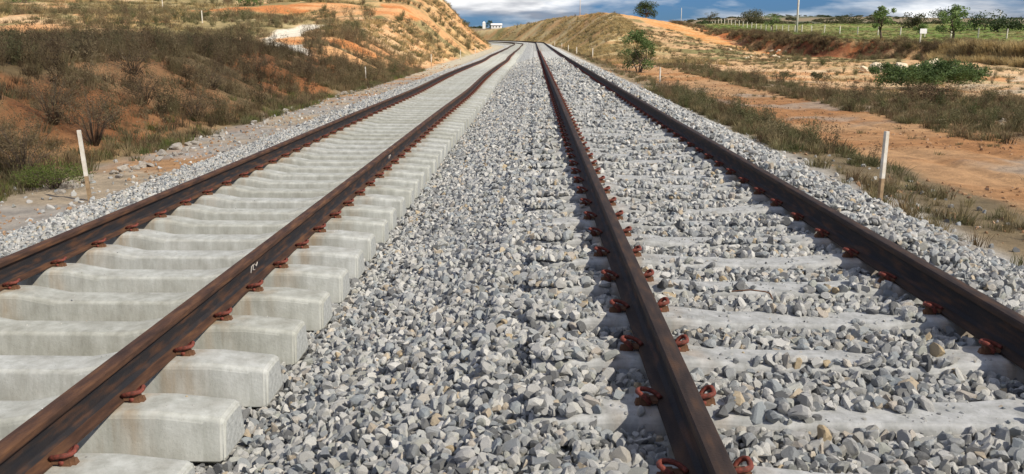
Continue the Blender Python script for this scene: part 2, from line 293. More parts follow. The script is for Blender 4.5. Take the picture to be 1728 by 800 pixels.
# ------------------------------------------------------------------ ground sheet
xs = [0.]
st = .13
while xs[-1] < 1500:
    xs.append(xs[-1] + st)
    if xs[-1] > 18: st *= 1.021
xs = np.array(xs); xs = np.concatenate([-xs[:0:-1], xs])
ys = [-9.]; 
while ys[-1] < 2400: ys.append(ys[-1] + max(.15, .0075 * ys[-1]))
ys = np.array(ys)
GX, GY = np.meshgrid(xs, ys); GZ = ground(GX, GY)
nx, ny = len(xs), len(ys)
idx = np.arange(nx * ny).reshape(ny, nx)
FQ = np.stack([idx[:-1, :-1], idx[:-1, 1:], idx[1:, 1:], idx[1:, :-1]], -1).reshape(-1, 4)
def soil_mask():
    X, Y = GX, GY; u = X - cxf(Y); v = -u
    def c(*a): return np.array(a, float)
    col = np.zeros((ny, nx, 3))
    p1 = fbm(X / 3.1, Y / 3.1, 61, 5); p2 = fbm(X / 11, Y / 14, 63, 4); p3 = fbm(X / .8, Y / .8, 65, 3); p4 = fbm(X / 6, Y / 2.6, 67, 5)
    def mixc(a, b, t): t = np.clip(t, 0, 1)[..., None]; return a * (1 - t) + b * t
    sgn = lambda n, lo, hi: ss((n - lo) / (hi - lo))
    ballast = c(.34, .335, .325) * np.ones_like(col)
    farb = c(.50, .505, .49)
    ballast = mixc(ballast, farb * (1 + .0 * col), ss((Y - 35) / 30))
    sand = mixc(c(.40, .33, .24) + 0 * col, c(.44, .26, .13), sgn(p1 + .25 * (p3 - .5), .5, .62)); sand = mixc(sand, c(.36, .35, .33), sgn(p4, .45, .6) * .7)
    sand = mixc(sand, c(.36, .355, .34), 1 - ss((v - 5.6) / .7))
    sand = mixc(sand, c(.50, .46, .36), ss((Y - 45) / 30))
    clay = mixc(c(.30, .115, .045) + 0 * col, c(.42, .23, .11), sgn(p4, .35, .65))
    dry = mixc(c(.20, .145, .075) + 0 * col, c(.33, .25, .13), sgn(p1, .35, .65))
    ochre = mixc(c(.52, .28, .13) + 0 * col, c(.62, .43, .25), sgn(p4, .35, .65))
    straw = mixc(c(.26, .21, .10) + 0 * col, c(.44, .36, .20), sgn(p1, .35, .7))
    straw = mixc(straw, c(.15, .16, .06), sgn(p2, .5, .62) * .6)
    # left: bank face clay/dry, plateau straw with ochre patches
    face = ss((v - 8.0) / .8) * (1 - ss((v - 12.8) / 1.5))
    near = 1 - ss((Y - 48) / 25)
    leftc = mixc(straw, ochre, sgn(p2 + .6 * (p1 - .5), .45, .54))
    leftn = mixc(dry, clay, sgn(p1 + .3 * (p2 - .5) + .10 * ss((Y-12)/12), .49, .60) * face * .85)
    leftc = mixc(leftc, leftn, near * (1 - ss((v - 16) / 4)))
    facef = ss((v - 8.) / 1.5) * (1 - ss((v - 26) / 6)) * ss((Y - 70) / 30)
    leftc = mixc(leftc, mixc(c(.52, .36, .17) + 0 * col, c(.50, .27, .12), sgn(p4, .4, .6)), facef * sgn(p1, .38, .55) * .85)
    # right
    dirt = mixc(c(.38, .195, .085) + 0 * col, c(.46, .28, .145), sgn(p4, .35, .62)); dirt = mixc(dirt, c(.36, .33, .28), sgn(p1, .60, .70) * .6)
    dryr = mixc(c(.19, .15, .09) + 0 * col, c(.30, .23, .14), sgn(p1, .35, .65))
    rc = mixc(c(.38, .36, .32) + 0 * col, dryr, ss((u - 4.9 + .8 * (p1 - .5)) / .4))
    rc = mixc(rc, dirt, ss((u - 6.2 + 1.6 * (p1 - .5)) / .6))
    rc = mixc(rc, dryr, ss((u - 10.5 + 2.5 * (p2 - .5)) / .8) * .8)
    rc = mixc(rc, ochre, ss((u - 16.5 + 4.4 * ss((Y - 32) / 9) + 4 * (p2 - .5)) / 2))
    rc = mixc(rc, straw, sgn(p1 + .5 * (p2 - .5), .50, .62) * ss((u - 17) / 3) * .75)
    rock = sgn(fbm(X / 2, Y / 3, 71, 4), .56, .66) * ss((u - 18) / 4) * (1 - ss((u - 34) / 4)) * (1 - ss((Y - 85) / 20)); rc = mixc(rc, c(.55, .47, .34), rock * .8)
    mf = ss((Y - 85) / 25) * ss((u - 6) / 1.5) * (1 - ss((u - 15) / 4))       # the cutting face, straw with bare streaks
    rc = mixc(rc, mixc(straw * 1.3, c(.54, .32, .15), sgn(p4, .50, .62) * .7), mf)
    rgh = ss((Y - 60) / 20) * ss((u - 15) / 4); rc = mixc(rc, mixc(straw, c(.54, .35, .19) + 0 * col, sgn(p1 + .4 * (p4 - .5), .42, .52)), rgh)
    ramp = ss((Y - 100) / 25) * ss((X - 13 - .17 * (200 - Y) + 6 * (p1 - .5)) / 1.5) * (X < cliffx(Y) - .6); rc = mixc(rc, mixc(c(.60, .37, .17) + 0 * col, c(.58, .27, .09), sgn(p4, .45, .6)), ramp * .9)
    dx = X - cliffx(Y)
    red = mixc(c(.50, .185, .07) + 0 * col, c(.20, .08, .04), sgn(fbm(X / 9, Y / 3.5, 73, 4), .46, .60)); red = mixc(red, c(.52, .33, .17), sgn(fbm(X / 3, Y / 2, 77, 4), .52, .62))
    rc = mixc(rc, red, ss((dx + 1.0 + 1.6 * ss((Y - 82) / 6)) / .5) * (u > 8))
    grass = mixc(c(.13, .19, .04) + 0 * col, c(.24, .24, .09), sgn(p2, .48, .68)); grass = mixc(grass, c(.30, .25, .13), 1 - ss((dx - 2 - 5 * (p1 - .3)) / 6))
    rc = mixc(rc, grass, ss((dx - .3 - .9 * ss((Y - 82) / 6)) / .35) * (u > 8))
    rc = mixc(rc, mixc(c(.25, .20, .13) + 0 * col, c(.12, .125, .08), sgn(fbm(X / 60, Y / 90, 75, 4), .42, .58)), ss((Y - 330) / 150))
    col[:] = np.where((u < -5.6 - .4 * (p3 - .5))[..., None], mixc(sand, leftc, ss((v - 7.7 + .6 * (p1 - .5)) / .7)), ballast)
    col[:] = np.where((u > 4.3 + .25 * (p3 - .5))[..., None], rc, col)
    # the pale bare path that winds up the left hillside
    for (a, b, w) in PATHS:
        a = np.array(a[:2]); b = np.array(b[:2]); d = b - a; tt = np.clip(((X - a[0]) * d[0] + (Y - a[1]) * d[1]) / d.dot(d), 0, 1)
        ds = np.hypot(X - a[0] - tt * d[0], Y - a[1] - tt * d[1])
        col[:] = mixc(col, c(.66, .62, .52), 1 - ss((ds - w * (.6 + .8 * p1)) / .5))
    gm = np.where((u > -5.7) & (u < 4.3), 1., 0.)
    for (a, b, w) in SCARS:
        a = np.array(a[:2]); b = np.array(b[:2]); d = b - a; tt = np.clip(((X - a[0]) * d[0] + (Y - a[1]) * d[1]) / d.dot(d), 0, 1)
        ds = np.hypot(X - a[0] - tt * d[0], Y - a[1] - tt * d[1])
        col[:] = mixc(col, mixc(c(.50, .20, .07) + 0 * col, c(.60, .34, .16), sgn(p4, .4, .6)), 1 - ss((ds - w * (.3 + 1.4 * p1)) / (.2 * w)))
    return col, gm
pp = [at(480, 84), at(476, 66), at(490, 54), at(530, 44)]
SCARS = [(at(345, 18), at(440, 14), 2.2), (at(455, 14), at(560, 9), 3.2), (at(640, 20), at(690, 16), 2.5), (at(530, 70), at(590, 78), 2.2), (at(560, 95), at(600, 100), 1.5)]
PATHS = [(pp[0], pp[1], .9), (pp[1], pp[2], .8), (pp[2], pp[3], .7)]
ccol, gmask = soil_mask()
GM = bpy.data.materials.new('soil_and_ballast'); GM.use_nodes = True; t = GM.node_tree; b = t.nodes['Principled BSDF']
b.inputs['Roughness'].default_value = .95; b.inputs['Specular IOR Level'].default_value = .15
at1 = N(t, 'ShaderNodeAttribute', attribute_name='soil'); at2 = N(t, 'ShaderNodeAttribute', attribute_name='gravel')
tcg = N(t, 'ShaderNodeTexCoord')
na = N(t, 'ShaderNodeTexNoise'); na.inputs['Scale'].default_value = 2.6; na.inputs['Detail'].default_value = 10; na.inputs['Roughness'].default_value = .7
L(t, tcg.outputs['Object'], na.inputs['Vector'])
ra = N(t, 'ShaderNodeValToRGB'); ra.color_ramp.elements[0].position = .3; ra.color_ramp.elements[0].color = (.62, .62, .62, 1); ra.color_ramp.elements[1].position = .68; ra.color_ramp.elements[1].color = (1.25, 1.22, 1.18, 1)
L(t, na.outputs[0], ra.inputs[0])
vo = N(t, 'ShaderNodeTexVoronoi'); vo.inputs['Scale'].default_value = 16; L(t, tcg.outputs['Object'], vo.inputs['Vector'])
sv = N(t, 'ShaderNodeSeparateColor'); L(t, vo.outputs['Color'], sv.inputs[0])
rv = N(t, 'ShaderNodeValToRGB'); rv.color_ramp.elements[0].color = (.4, .42, .45, 1); rv.color_ramp.elements[1].color = (1.5, 1.5, 1.45, 1); L(t, sv.outputs[0], rv.inputs[0])
mg = N(t, 'ShaderNodeMixRGB'); L(t, at2.outputs['Fac'], mg.inputs[0]); L(t, ra.outputs[0], mg.inputs[1]); L(t, rv.outputs[0], mg.inputs[2])
mu = N(t, 'ShaderNodeMixRGB', blend_type='MULTIPLY'); mu.inputs[0].default_value = 1; L(t, at1.outputs['Color'], mu.inputs[1]); L(t, mg.outputs[0], mu.inputs[2])
L(t, mu.outputs[0], b.inputs['Base Color'])
nb = N(t, 'ShaderNodeTexNoise'); nb.inputs['Scale'].default_value = 9; nb.inputs['Detail'].default_value = 9; nb.inputs['Roughness'].default_value = .7; L(t, tcg.outputs['Object'], nb.inputs['Vector'])
mh = N(t, 'ShaderNodeMixRGB'); L(t, at2.outputs['Fac'], mh.inputs[0]); L(t, nb.outputs[0], mh.inputs[1]); L(t, vo.outputs['Distance'], mh.inputs[2])
bp = N(t, 'ShaderNodeBump'); bp.inputs['Strength'].default_value = .8; bp.inputs['Distance'].default_value = .06; L(t, mh.outputs[0], bp.inputs['Height']); L(t, bp.outputs[0], b.inputs['Normal'])
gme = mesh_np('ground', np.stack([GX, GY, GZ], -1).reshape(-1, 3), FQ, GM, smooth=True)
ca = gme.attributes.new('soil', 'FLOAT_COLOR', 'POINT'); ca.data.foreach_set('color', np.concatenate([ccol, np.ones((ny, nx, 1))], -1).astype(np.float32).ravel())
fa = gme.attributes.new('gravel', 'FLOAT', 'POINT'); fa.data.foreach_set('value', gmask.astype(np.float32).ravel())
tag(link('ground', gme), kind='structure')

# ------------------------------------------------------------------ unseen clouds added overhead, placed to shade the foreground and left bank
def shade_cloud(X0, Y0_, alt, rx, ry, th_, dens, sk, power=1.):
    bm = bmesh.new(); bmesh.ops.create_icosphere(bm, subdivisions=5, radius=1)
    k = alt / sd.z
    cx, cy = X0 + sd.x * k, Y0_ + sd.y * k
    for v in bm.verts:
        th = math.atan2(v.co.y, v.co.x); 
        n = float(fbm(np.array([v.co.x * 3 + 5]), np.array([v.co.y * 3 + 9]), 81, 4)[0])
        r = 1 + .12 * (n - .5)
        q = (abs(math.cos(th)) ** power + abs(math.sin(th)) ** power) ** (-1 / power) if power > 2 else 1.
        v.co = Vector((v.co.x * rx * r * q, v.co.y * ry * r * q, v.co.z * th_ * (.5 + n)))
        v.co.y += v.co.x * sk
    me = bpy.data.meshes.new('shade_cloud'); bm.to_mesh(me); bm.free()
    m = bpy.data.materials.new('shade_cloud_veil'); m.use_nodes = True; t = m.node_tree; t.nodes.clear()
    tr = N(t, 'ShaderNodeBsdfTransparent'); tl = N(t, 'ShaderNodeBsdfTranslucent'); tl.inputs[0].default_value = (.9, .9, .9, 1)
    mxx = N(t, 'ShaderNodeMixShader'); mxx.inputs[0].default_value = dens; o = N(t, 'ShaderNodeOutputMaterial')
    L(t, tr.outputs[0], mxx.inputs[1]); L(t, tl.outputs[0], mxx.inputs[2]); L(t, mxx.outputs[0], o.inputs[0])
    me.materials.append(m); me.polygons.foreach_set('use_smooth', [True] * len(me.polygons))
    o = link('shade_cloud', me, loc=(cx, cy, alt)); tag(o, kind='structure')
shade_cloud(10, -75, 420., 190, 122, 12, .12, -.12)
shade_cloud(-38, 22, 170., 29.5, 30, 3, .25, .0, 5.)  # second added cloud, outline fitted to the left bank it darkens

# ------------------------------------------------------------------ track
def wig(Y, side):                                     # the unballasted left track snakes a little
    return 0. if side > 0 else .06 * math.sin(Y / 8.5 + .6) * float(ss((Y - 24) / 25)) * (1 - .5 * float(ss((Y - 90) / 60))) + .02 * math.sin(Y / 3.1)*float(ss((Y-10)/20))
def frame(Y):
    x = float(cxf(np.array([Y]))[0]); x2 = float(cxf(np.array([Y + .5]))[0]); a = math.atan2(x - x2, .5)
    return x, a
TR = {+1: dict(c=1.395, z=0.), -1: dict(c=-2.775, z=-.224)}
prof = [(-.075, 0), (-.075, .011), (-.030, .024), (-.012, .040), (-.0085, .075), (-.0095, .115), (-.014, .126), (-.034, .134), (-.036, .140), (-.036, .162), (-.030, .170), (-.014, .172)]
prof = prof + [(-x, z) for x, z in reversed(prof)]
def rail(side, off, name, label, m):
    ysr = np.concatenate([np.arange(1.2, 60, .5), np.arange(60, 285, 1.5)])
    V = []; n = len(prof)
    for Y in ysr:
        x, a = frame(Y); uu = TR[side]['c'] + wig(Y, side) + off; z0 = TR[side]['z'] + float(rise(Y)) - .172
        # small vertical sag of the loose track
        if side < 0: z0 += .02 * math.sin(Y / 5.3) * float(ss((Y - 12) / 20))
        ca_, sa_ = math.cos(a), math.sin(a)
        for px, pz in prof: V.append((x + (uu + px) * ca_, Y + (uu + px) * sa_, z0 + pz))
    k = len(ysr)
    Fc = [(i * n + j, i * n + (j + 1) % n, (i + 1) * n + (j + 1) % n, (i + 1) * n + j) for i in range(k - 1) for j in range(n)]
    me = bpy.data.meshes.new(name); me.from_pydata(V, [], Fc + [tuple(reversed(range(n))), tuple((k - 1) * n + j for j in range(n))])
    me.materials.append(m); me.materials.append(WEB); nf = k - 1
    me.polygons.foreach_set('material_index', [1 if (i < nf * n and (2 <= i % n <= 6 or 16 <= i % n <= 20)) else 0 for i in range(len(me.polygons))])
    bm = bmesh.new(); bm.from_mesh(me); bmesh.ops.recalc_face_normals(bm, faces=bm.faces); bm.to_mesh(me); bm.free()
    o = link(name, me); tag(o, label, 'rail', 'steel rails of the two tracks'); return o
G2 = .825
rl1 = rail(-1, -G2, 'steel_rail', 'rusty brown rail on the bare sleepers, nearest the left verge', RAILL)
rl2 = rail(-1, G2, 'steel_rail', 'rusty brown rail beside the bare sleeper ends, with white chalk scribbles on its web', RAILL)
rl3 = rail(1, -G2, 'steel_rail', 'dark grey topped rail up the middle of the picture, red clips both sides', RAILR)
rl4 = rail(1, G2, 'steel_rail', 'dark rail on the ballasted track nearest the right verge and its posts', RAILR)
# chalk scribbles on the web of the inner left rail
for Y in (5.75, 11.6):
    mb = MB(); z0 = TR[-1]['z'] - .172; xw = TR[-1]['c'] + G2 + wig(Y, -1) + .0105
    mb.tube([(xw, Y - .03, z0 + .06), (xw + .001, Y - .01, z0 + .10), (xw + .001, Y + .03, z0 + .105), (xw, Y + .02, z0 + .07), (xw, Y + .06, z0 + .06)], .0028, 5)
    mb.tube([(xw, Y + .06, z0 + .10), (xw + .001, Y + .09, z0 + .08), (xw, Y + .12, z0 + .10)], .004, 5)
    mb.build('chalk_mark', CHALK, rl2)

def sleeper_mesh(name, mats, dip=.045):
    stx = [-1.4, -1.385, -1.3, -1.1, -.62, -.38, 0, .38, .62, 1.1, 1.3, 1.385, 1.4]
    def top(x):
        x = abs(x)
        return -dip if x <= .38 else (-dip + dip * (x - .38) / .24 if x < .62 else (0 if x <= 1.1 else -.03 * (x - 1.1) / .3))
    V = []; Fc = []; M = []
    for x in stx:
        e = .014 if abs(x) > 1.39 else 0; tp = top(x) - e; wt = .108 - e; wm = .124 - e; wb = .148 - e * .6; bz = -.232 + e
        V += [(x, -wb, bz), (x, -wb, bz + .012), (x, -wm, tp - .022), (x, -wt, tp), (x, -wt * .4, tp + .003), (x, wt * .4, tp + .003), (x, wt, tp), (x, wm, tp - .022), (x, wb, bz + .012), (x, wb, bz)]
    n = 10
    for i in range(len(stx) - 1):
        for j in range(n): Fc.append((i * n + j, (i + 1) * n + j, (i + 1) * n + (j + 1) % n, i * n + (j + 1) % n)); M.append(0)
    Fc.append(tuple(range(n))); M.append(1); Fc.append(tuple(reversed([(len(stx) - 1) * n + j for j in range(n)]))); M.append(1)
    me = bpy.data.meshes.new(name); me.from_pydata(V, [], Fc)
    for m in mats: me.materials.append(m)
    me.polygons.foreach_set('material_index', M)
    bm = bmesh.new(); bm.from_mesh(me); bmesh.ops.recalc_face_normals(bm, faces=bm.faces)
    bmesh.ops.bevel(bm, geom=[e for e in bm.edges if e.calc_face_angle(0) > .5], offset=.009, segments=3, affect='EDGES'); bm.to_mesh(me); bm.free()
    acc = [Vector() for _ in me.vertices]
    for p in me.polygons:
        for v in p.vertices: acc[v] += p.normal * p.area ** 1.5
    me.polygons.foreach_set('use_smooth', [True] * len(me.polygons)); me.normals_split_custom_set_from_vertices([a.normalized() for a in acc])
    return me
def clip_mesh():
    mb = MB()
    P = [(.042, -.055, .018), (.042, 0, .016), (.042, .045, .018), (.046, .072, .028), (.062, .085, .046), (.088, .078, .062), (.104, .048, .066), (.106, .008, .060), (.100, -.032, .058),
         (.082, -.058, .058), (.052, -.066, .056), (.020, -.060, .050), (-.006, -.046, .042), (-.024, -.022, .034), (-.032, .004, .030)]
    P = [(.030 + (x - .034) * .72, y * .56, z * .98) for x, y, z in P]
    # smooth the path
    Q = []
    for i in range(len(P) - 1):
        p0, p1, p2, p3 = [Vector(P[max(0, min(len(P) - 1, i + k))]) for k in (-1, 0, 1, 2)]
        for s in (0, .5): Q.append(.5 * ((2 * p1) + (-p0 + p2) * s + (2 * p0 - 5 * p1 + 4 * p2 - p3) * s * s + (-p0 + 3 * p1 - 3 * p2 + p3) * s ** 3))
    Q.append(Vector(P[-1])); mb.tube(Q, .0112, 8)
    return mb.mesh('rail_clip', CLIP, True)
def shoulder_mesh():
    mb = MB(); mb.box((.050, 0, .020), (.052, .052, .044), taper=.7); mb.box((.012, 0, .020), (.03, .06, .016), m=0); mb.box((.078, .004, .012), (.03, .036, .03), taper=.6)
    me = mb.mesh('clip_shoulder', IRON); return me
SLM = sleeper_mesh('bare_sleeper', [CONC, CONCE]); SLR = sleeper_mesh('ballasted_sleeper', [CONCR, CONCE], .026)
CLM = clip_mesh(); SHM = shoulder_mesh()
ORD = ['first', 'second', 'third', 'fourth', 'fifth', 'sixth', 'seventh', 'eighth', 'ninth', 'tenth', 'eleventh', 'twelfth', 'thirteenth', 'fourteenth', 'fifteenth', 'sixteenth']
# first clip row of each track, from the photo: the distance along the track of the nearest visible pair
Y0 = {-1: None, 1: None}
def clipY(py, h): return (F * h / math.cos(PITCH) / (py - 67)) * math.cos(PITCH) - h * math.sin(PITCH)
Y0[-1] = clipY(752, CAMZ + .224 + .172 - .04) + .06; Y0[1] = clipY(762, CAMZ + .172 - .04) + .05
SP = .6; SLEEPERS = []
for side in (-1, 1):
    k0 = -2 if side < 0 else -1
    for k in range(k0, 150 + k0):
        Y = Y0[side] + k * SP + random.uniform(-.008, .008); x, a = frame(Y)
        zt = TR[side]['z'] - .180 + float(rise(Y)) + (.02 * math.sin(Y / 5.3) * float(ss((Y - 12) / 20)) if side < 0 else 0)
        uu = TR[side]['c'] + wig(Y, side); ux = uu + random.uniform(-.012, .012)
        SLEEPERS.append((side, Y))
        i = k
        if side < 0:
            if k < 0: lab = 'bare concrete sleeper cut off by the bottom left corner' if k == -1 else 'bare sleeper'
            elif k < 14: lab = ORD[i] + ' bare concrete sleeper end counted from the bottom edge, left track'
            else: lab = 'far bare sleeper of the left track, merging into a pale ribbed band'
        else:
            if k < 0: lab = 'stone covered concrete sleeper at the bottom right edge of the picture'
            elif k < 14: lab = ORD[i] + ' half buried concrete sleeper from the bottom edge, right track'
            else: lab = 'far half buried sleeper of the right track, a faint stripe in the stones'
        if k == -2: continue
        e = empty('concrete_sleeper', (x + ux * math.cos(a), Y + ux * math.sin(a), zt), lab, 'railway sleeper', 'bare concrete sleepers of the left track' if side < 0 else 'concrete sleepers half buried in stones, right track', a + random.uniform(-.004, .004))
        link('sleeper_body', SLM if side < 0 else SLR, e)
        for rs_ in (-1, 1):
            for sd_ in (-1, 1):
                c = link('rail_clip', CLM, e, (rs_ * G2 + sd_ * .075 + (uu - ux), random.uniform(-.006, .006), .003)); c.scale = (.92, random.uniform(.86, .94), random.uniform(.86, .94)); c.rotation_euler = (0, 0, (0 if sd_ > 0 else math.pi) + random.uniform(-.05, .05))
                if k < 60: s_ = link('clip_shoulder', SHM, c)
# the far rest of each track, too many and too small to tell apart
def far_sleepers(name, side, me0, m):
    n = len(me0.vertices); v0 = np.zeros(n * 3); me0.vertices.foreach_get('co', v0); 
    box = [(-1.4, -.145, -.232), (1.4, -.145, -.232), (1.4, .145, -.232), (-1.4, .145, -.232), (-1.4, -.11, -.03), (-.9, -.11, 0), (0, -.11, -.045), (.9, -.11, 0), (1.4, -.11, -.03), (-1.4, .11, -.03), (-.9, .11, 0), (0, .11, -.045), (.9, .11, 0), (1.4, .11, -.03)]
    Fc = [(4, 5, 10, 9), (5, 6, 11, 10), (6, 7, 12, 11), (7, 8, 13, 12), (0, 1, 8, 7, 6, 5, 4), (2, 3, 9, 10, 11, 12, 13), (0, 4, 9, 3), (1, 2, 13, 8)]
    mb = MB(); k = 150 + (-2 if side < 0 else -1)
    while True:
        Y = Y0[side] + k * SP; k += 1
        if Y > 262: break
        x, a = frame(Y); uu = TR[side]['c'] + wig(Y, side); zt = TR[side]['z'] - .180 + float(rise(Y)); M_ = Matrix.Rotation(a, 3, 'Z')
        mb.add([M_ @ (Vector(v) + Vector((uu, 0, 0))) + Vector((x, Y, zt)) for v in box], Fc)
    tag(mb.build(name, m), 'distant concrete sleepers of the ' + ('left' if side < 0 else 'right') + ' track running into the curve', 'railway sleepers', kind='stuff')
far_sleepers('distant_bare_sleepers', -1, SLM, CONC); far_sleepers('distant_ballasted_sleepers', 1, SLR, CONCR)

# ------------------------------------------------------------------ scatter (geometry nodes on one object)
def hidden_collection(name, meshes):
    cl = bpy.data.collections.new(name)
    for i, me in enumerate(meshes):
        o = bpy.data.objects.new('%s_%02d' % (name, i), me); cl.objects.link(o)
    return cl
def scatter(name, P, rot, scl, idx, coll, label, cat=None):
    P = np.asarray(P, np.float32); n = len(P)
    me = bpy.data.meshes.new(name); me.vertices.add(n); me.vertices.foreach_set('co', P.ravel())
    for an, ty, arr, key in (('rot', 'FLOAT_VECTOR', rot, 'vector'), ('scl', 'FLOAT_VECTOR', scl, 'vector'), ('pick', 'INT', idx, 'value')):
        a = me.attributes.new(an, ty, 'POINT'); a.data.foreach_set(key, np.asarray(arr, np.int32 if ty == 'INT' else np.float32).ravel())
    o = link(name, me); tag(o, label, cat, kind='stuff')
    ng = bpy.data.node_groups.new(name, 'GeometryNodeTree')
    ng.interface.new_socket('Geometry', in_out='INPUT', socket_type='NodeSocketGeometry'); ng.interface.new_socket('Geometry', in_out='OUTPUT', socket_type='NodeSocketGeometry')
    gi = N(ng, 'NodeGroupInput'); go = N(ng, 'NodeGroupOutput')
    ci = N(ng, 'GeometryNodeCollectionInfo'); ci.inputs['Collection'].default_value = coll; ci.inputs['Separate Children'].default_value = True; ci.inputs['Reset Children'].default_value = True
    ip = N(ng, 'GeometryNodeInstanceOnPoints'); ip.inputs['Pick Instance'].default_value = True
    def na_(nm, ty):
        q = N(ng, 'GeometryNodeInputNamedAttribute', data_type=ty); q.inputs['Name'].default_value = nm; return q.outputs['Attribute']
    er = N(ng, 'FunctionNodeEulerToRotation')
    L(ng, gi.outputs[0], ip.inputs['Points']); L(ng, ci.outputs[0], ip.inputs['Instance']); L(ng, na_('pick', 'INT'), ip.inputs['Instance Index'])
    L(ng, na_('rot', 'FLOAT_VECTOR'), er.inputs[0]); L(ng, er.outputs[0], ip.inputs['Rotation']); L(ng, na_('scl', 'FLOAT_VECTOR'), ip.inputs['Scale'])
    L(ng, ip.outputs[0], go.inputs[0])
    md = o.modifiers.new('scatter', 'NODES'); md.node_group = ng
    return o
def stone_mesh(seed, mats, sub=2, cuts=9, name='stone', lo=.36):
    r = random.Random(seed); bm = bmesh.new(); bmesh.ops.create_icosphere(bm, subdivisions=sub, radius=1)
    pl = []
    for i in range(cuts):
        n = Vector((r.gauss(0, 1), r.gauss(0, 1), r.gauss(0, 1))).normalized(); pl.append((n, r.uniform(lo, .72)))
    for v in bm.verts:
        for _ in range(2):
            for n, d in pl:
                k = v.co.dot(n) - d
                if k > 0: v.co -= n * k
        v.co += Vector((r.gauss(0, 1), r.gauss(0, 1), r.gauss(0, 1))) * .009
    me = bpy.data.meshes.new(name); bm.to_mesh(me); bm.free(); me.materials.append(mats); return me
STONES = hidden_collection('ballast_stone', [stone_mesh(i, STONE, 2, 5 + i % 4, lo=.26) for i in range(18)])
slY = {s: np.array(sorted(Y for q, Y in SLEEPERS if q == s)) for s in (-1, 1)}
def grid_pts(x0, x1, y0, y1, s):
    gx = np.arange(x0, x1, s); gy = np.arange(y0, y1, s * .92); X, Y = np.meshgrid(gx, gy)
    X = X + (np.arange(len(gy))[:, None] % 2) * s / 2
    X = X + rng.uniform(-.42, .42, X.shape) * s; Y = Y + rng.uniform(-.42, .42, Y.shape) * s
    return X.ravel(), Y.ravel()
PX, PY, PS, PZo = [], [], [], []
def addst(x0, x1, y0, y1, s, r0, r1, dz=(-.008, .012), keep=1.):
    X, Y = grid_pts(x0, x1, y0, y1, s); m = rng.random(len(X)) < keep; X, Y = X[m], Y[m]
    PX.append(X); PY.append(Y); PS.append(np.exp(rng.uniform(math.log(r0), math.log(r1), len(X)))); PZo.append(rng.uniform(*dz, len(X)))
for (a, b_, s, r0, r1) in ((2.0, 9, .034, .013, .036), (9, 21, .048, .020, .040), (21, 62, .088, .036, .062)):
    addst(-1.55, 4.25, a, b_, s, r0, r1)
    addst(-1.55, 4.25, a, b_, s * 1.5, r0, r1, (.010, .03), .55)
    addst(-.22, .25, a, b_, s * 1.1, r0, r1, (.022, .045), .85); addst(2.62, 3.0, a, b_, s * 1.1, r0, r1, (.02, .04), .8)
    addst(-4.3, -1.55, a, b_, s * 1.25, r0, r1)
    addst(-5.9, -4.3, a, b_, s, r0 * .75, r1 * .8)
PX, PY, PS, PZo = map(np.concatenate, (PX, PY, PS, PZo))
# scattered stragglers on the verges
xv, yv = grid_pts(-8, 6.2, 3, 45, .16); m = ((xv < -6) | (xv > 4.2)) & (rng.random(len(xv)) < np.where(xv < 0, .30, .22) * np.exp(-np.maximum(0, np.abs(xv + .9) - 5.2) * .6))
PX = np.append(PX, xv[m]); PY = np.append(PY, yv[m]); PS = np.append(PS, rng.uniform(.015, .05, m.sum())); PZo = np.append(PZo, rng.uniform(-.01, .0, m.sum()))
# clods and pebbles on bare soil
def clods():
    CLOD = mat('soil_clod', (.40, .25, .14), .95, .4, 12, .6, 50, c2=(.26, .16, .09), dist=.006, rand=('L', [(0, (.8, .75, .7)), (.6, (1, 1, 1)), (.8, (1.2, 1.3, 1.5)), (1, (.6, .5, .45))]))
    cl = hidden_collection('soil_clod', [stone_mesh(40 + i, CLOD, 2, 8) for i in range(5)])
    q = 16000; Y = 5 * (75 / 5) ** rng.random(q); right = rng.random(q) < .72; X = np.where(right, rng.uniform(5., 22, q), rng.uniform(-13.5, -5.8, q)); m_ = (np.abs(X) < .7 * Y + 2) & (fbm(X / 1.5, Y / 1.5, 161, 3) > .44); X, Y = X[m_], Y[m_]
    sz = np.exp(rng.uniform(math.log(.008), math.log(.035), len(X))) * (1 + Y / 60)
    scatter('soil_clods', np.stack([X, Y, ground(X, Y) + sz * .2], 1), rng.uniform(0, 6.28, (len(X), 3)), np.stack([sz * 1.2, sz, sz * .8], 1), rng.integers(0, 5, len(X)), cl, 'small earth clods and pebbles strewn over the bare soil', 'pebbles')
clods()
# relation to sleepers
dR = np.abs(PY[:, None] - slY[1][np.clip(np.searchsorted(slY[1], PY)[:, None] + np.array([-1, 0]), 0, len(slY[1]) - 1)]).min(1)
dL = np.abs(PY[:, None] - slY[-1][np.clip(np.searchsorted(slY[-1], PY)[:, None] + np.array([-1, 0]), 0, len(slY[-1]) - 1)]).min(1)
keep = np.ones(len(PX), bool); ur = PX - 1.395; ul = PX + 2.775
Z = ground(PX, PY) + PZo + .012
onR = (np.abs(ur) < 1.4) & (dR < .112)
cover = fbm(PX / .35, PY / .3, 91, 2)
thr = np.where(np.abs(ur) > 1.12, .30, np.where(np.abs(ur) > .92, .46, np.where(dR > .07, .50, .62))) 
onR_keep = onR & (cover + rng.uniform(-.06, .06, len(PX)) > thr) & (PY < 62)
keep &= ~onR | onR_keep
Z = np.where(onR, np.maximum(Z, 0) * 0 + rise(PY) - .206 + .024 * ss((np.abs(ur) - .38) / .24) + PS * .55, Z)
crib = (np.abs(ur) < 1.4) & ~onR; Z = np.where(crib, Z + .010, Z)
keep &= ~((np.abs(ul) < 1.42) & (dL < .165))
for uc, tr_ in ((-G2, ur), (G2, ur)):
    nr = np.abs(tr_ - uc) < .105; keep &= ~(nr & (dR < .16)); keep &= ~(np.abs(tr_ - uc) < .055); Z = np.where(np.abs(tr_ - uc) < .14, np.minimum(Z, float(0) - .215 + rise(PY)), Z)
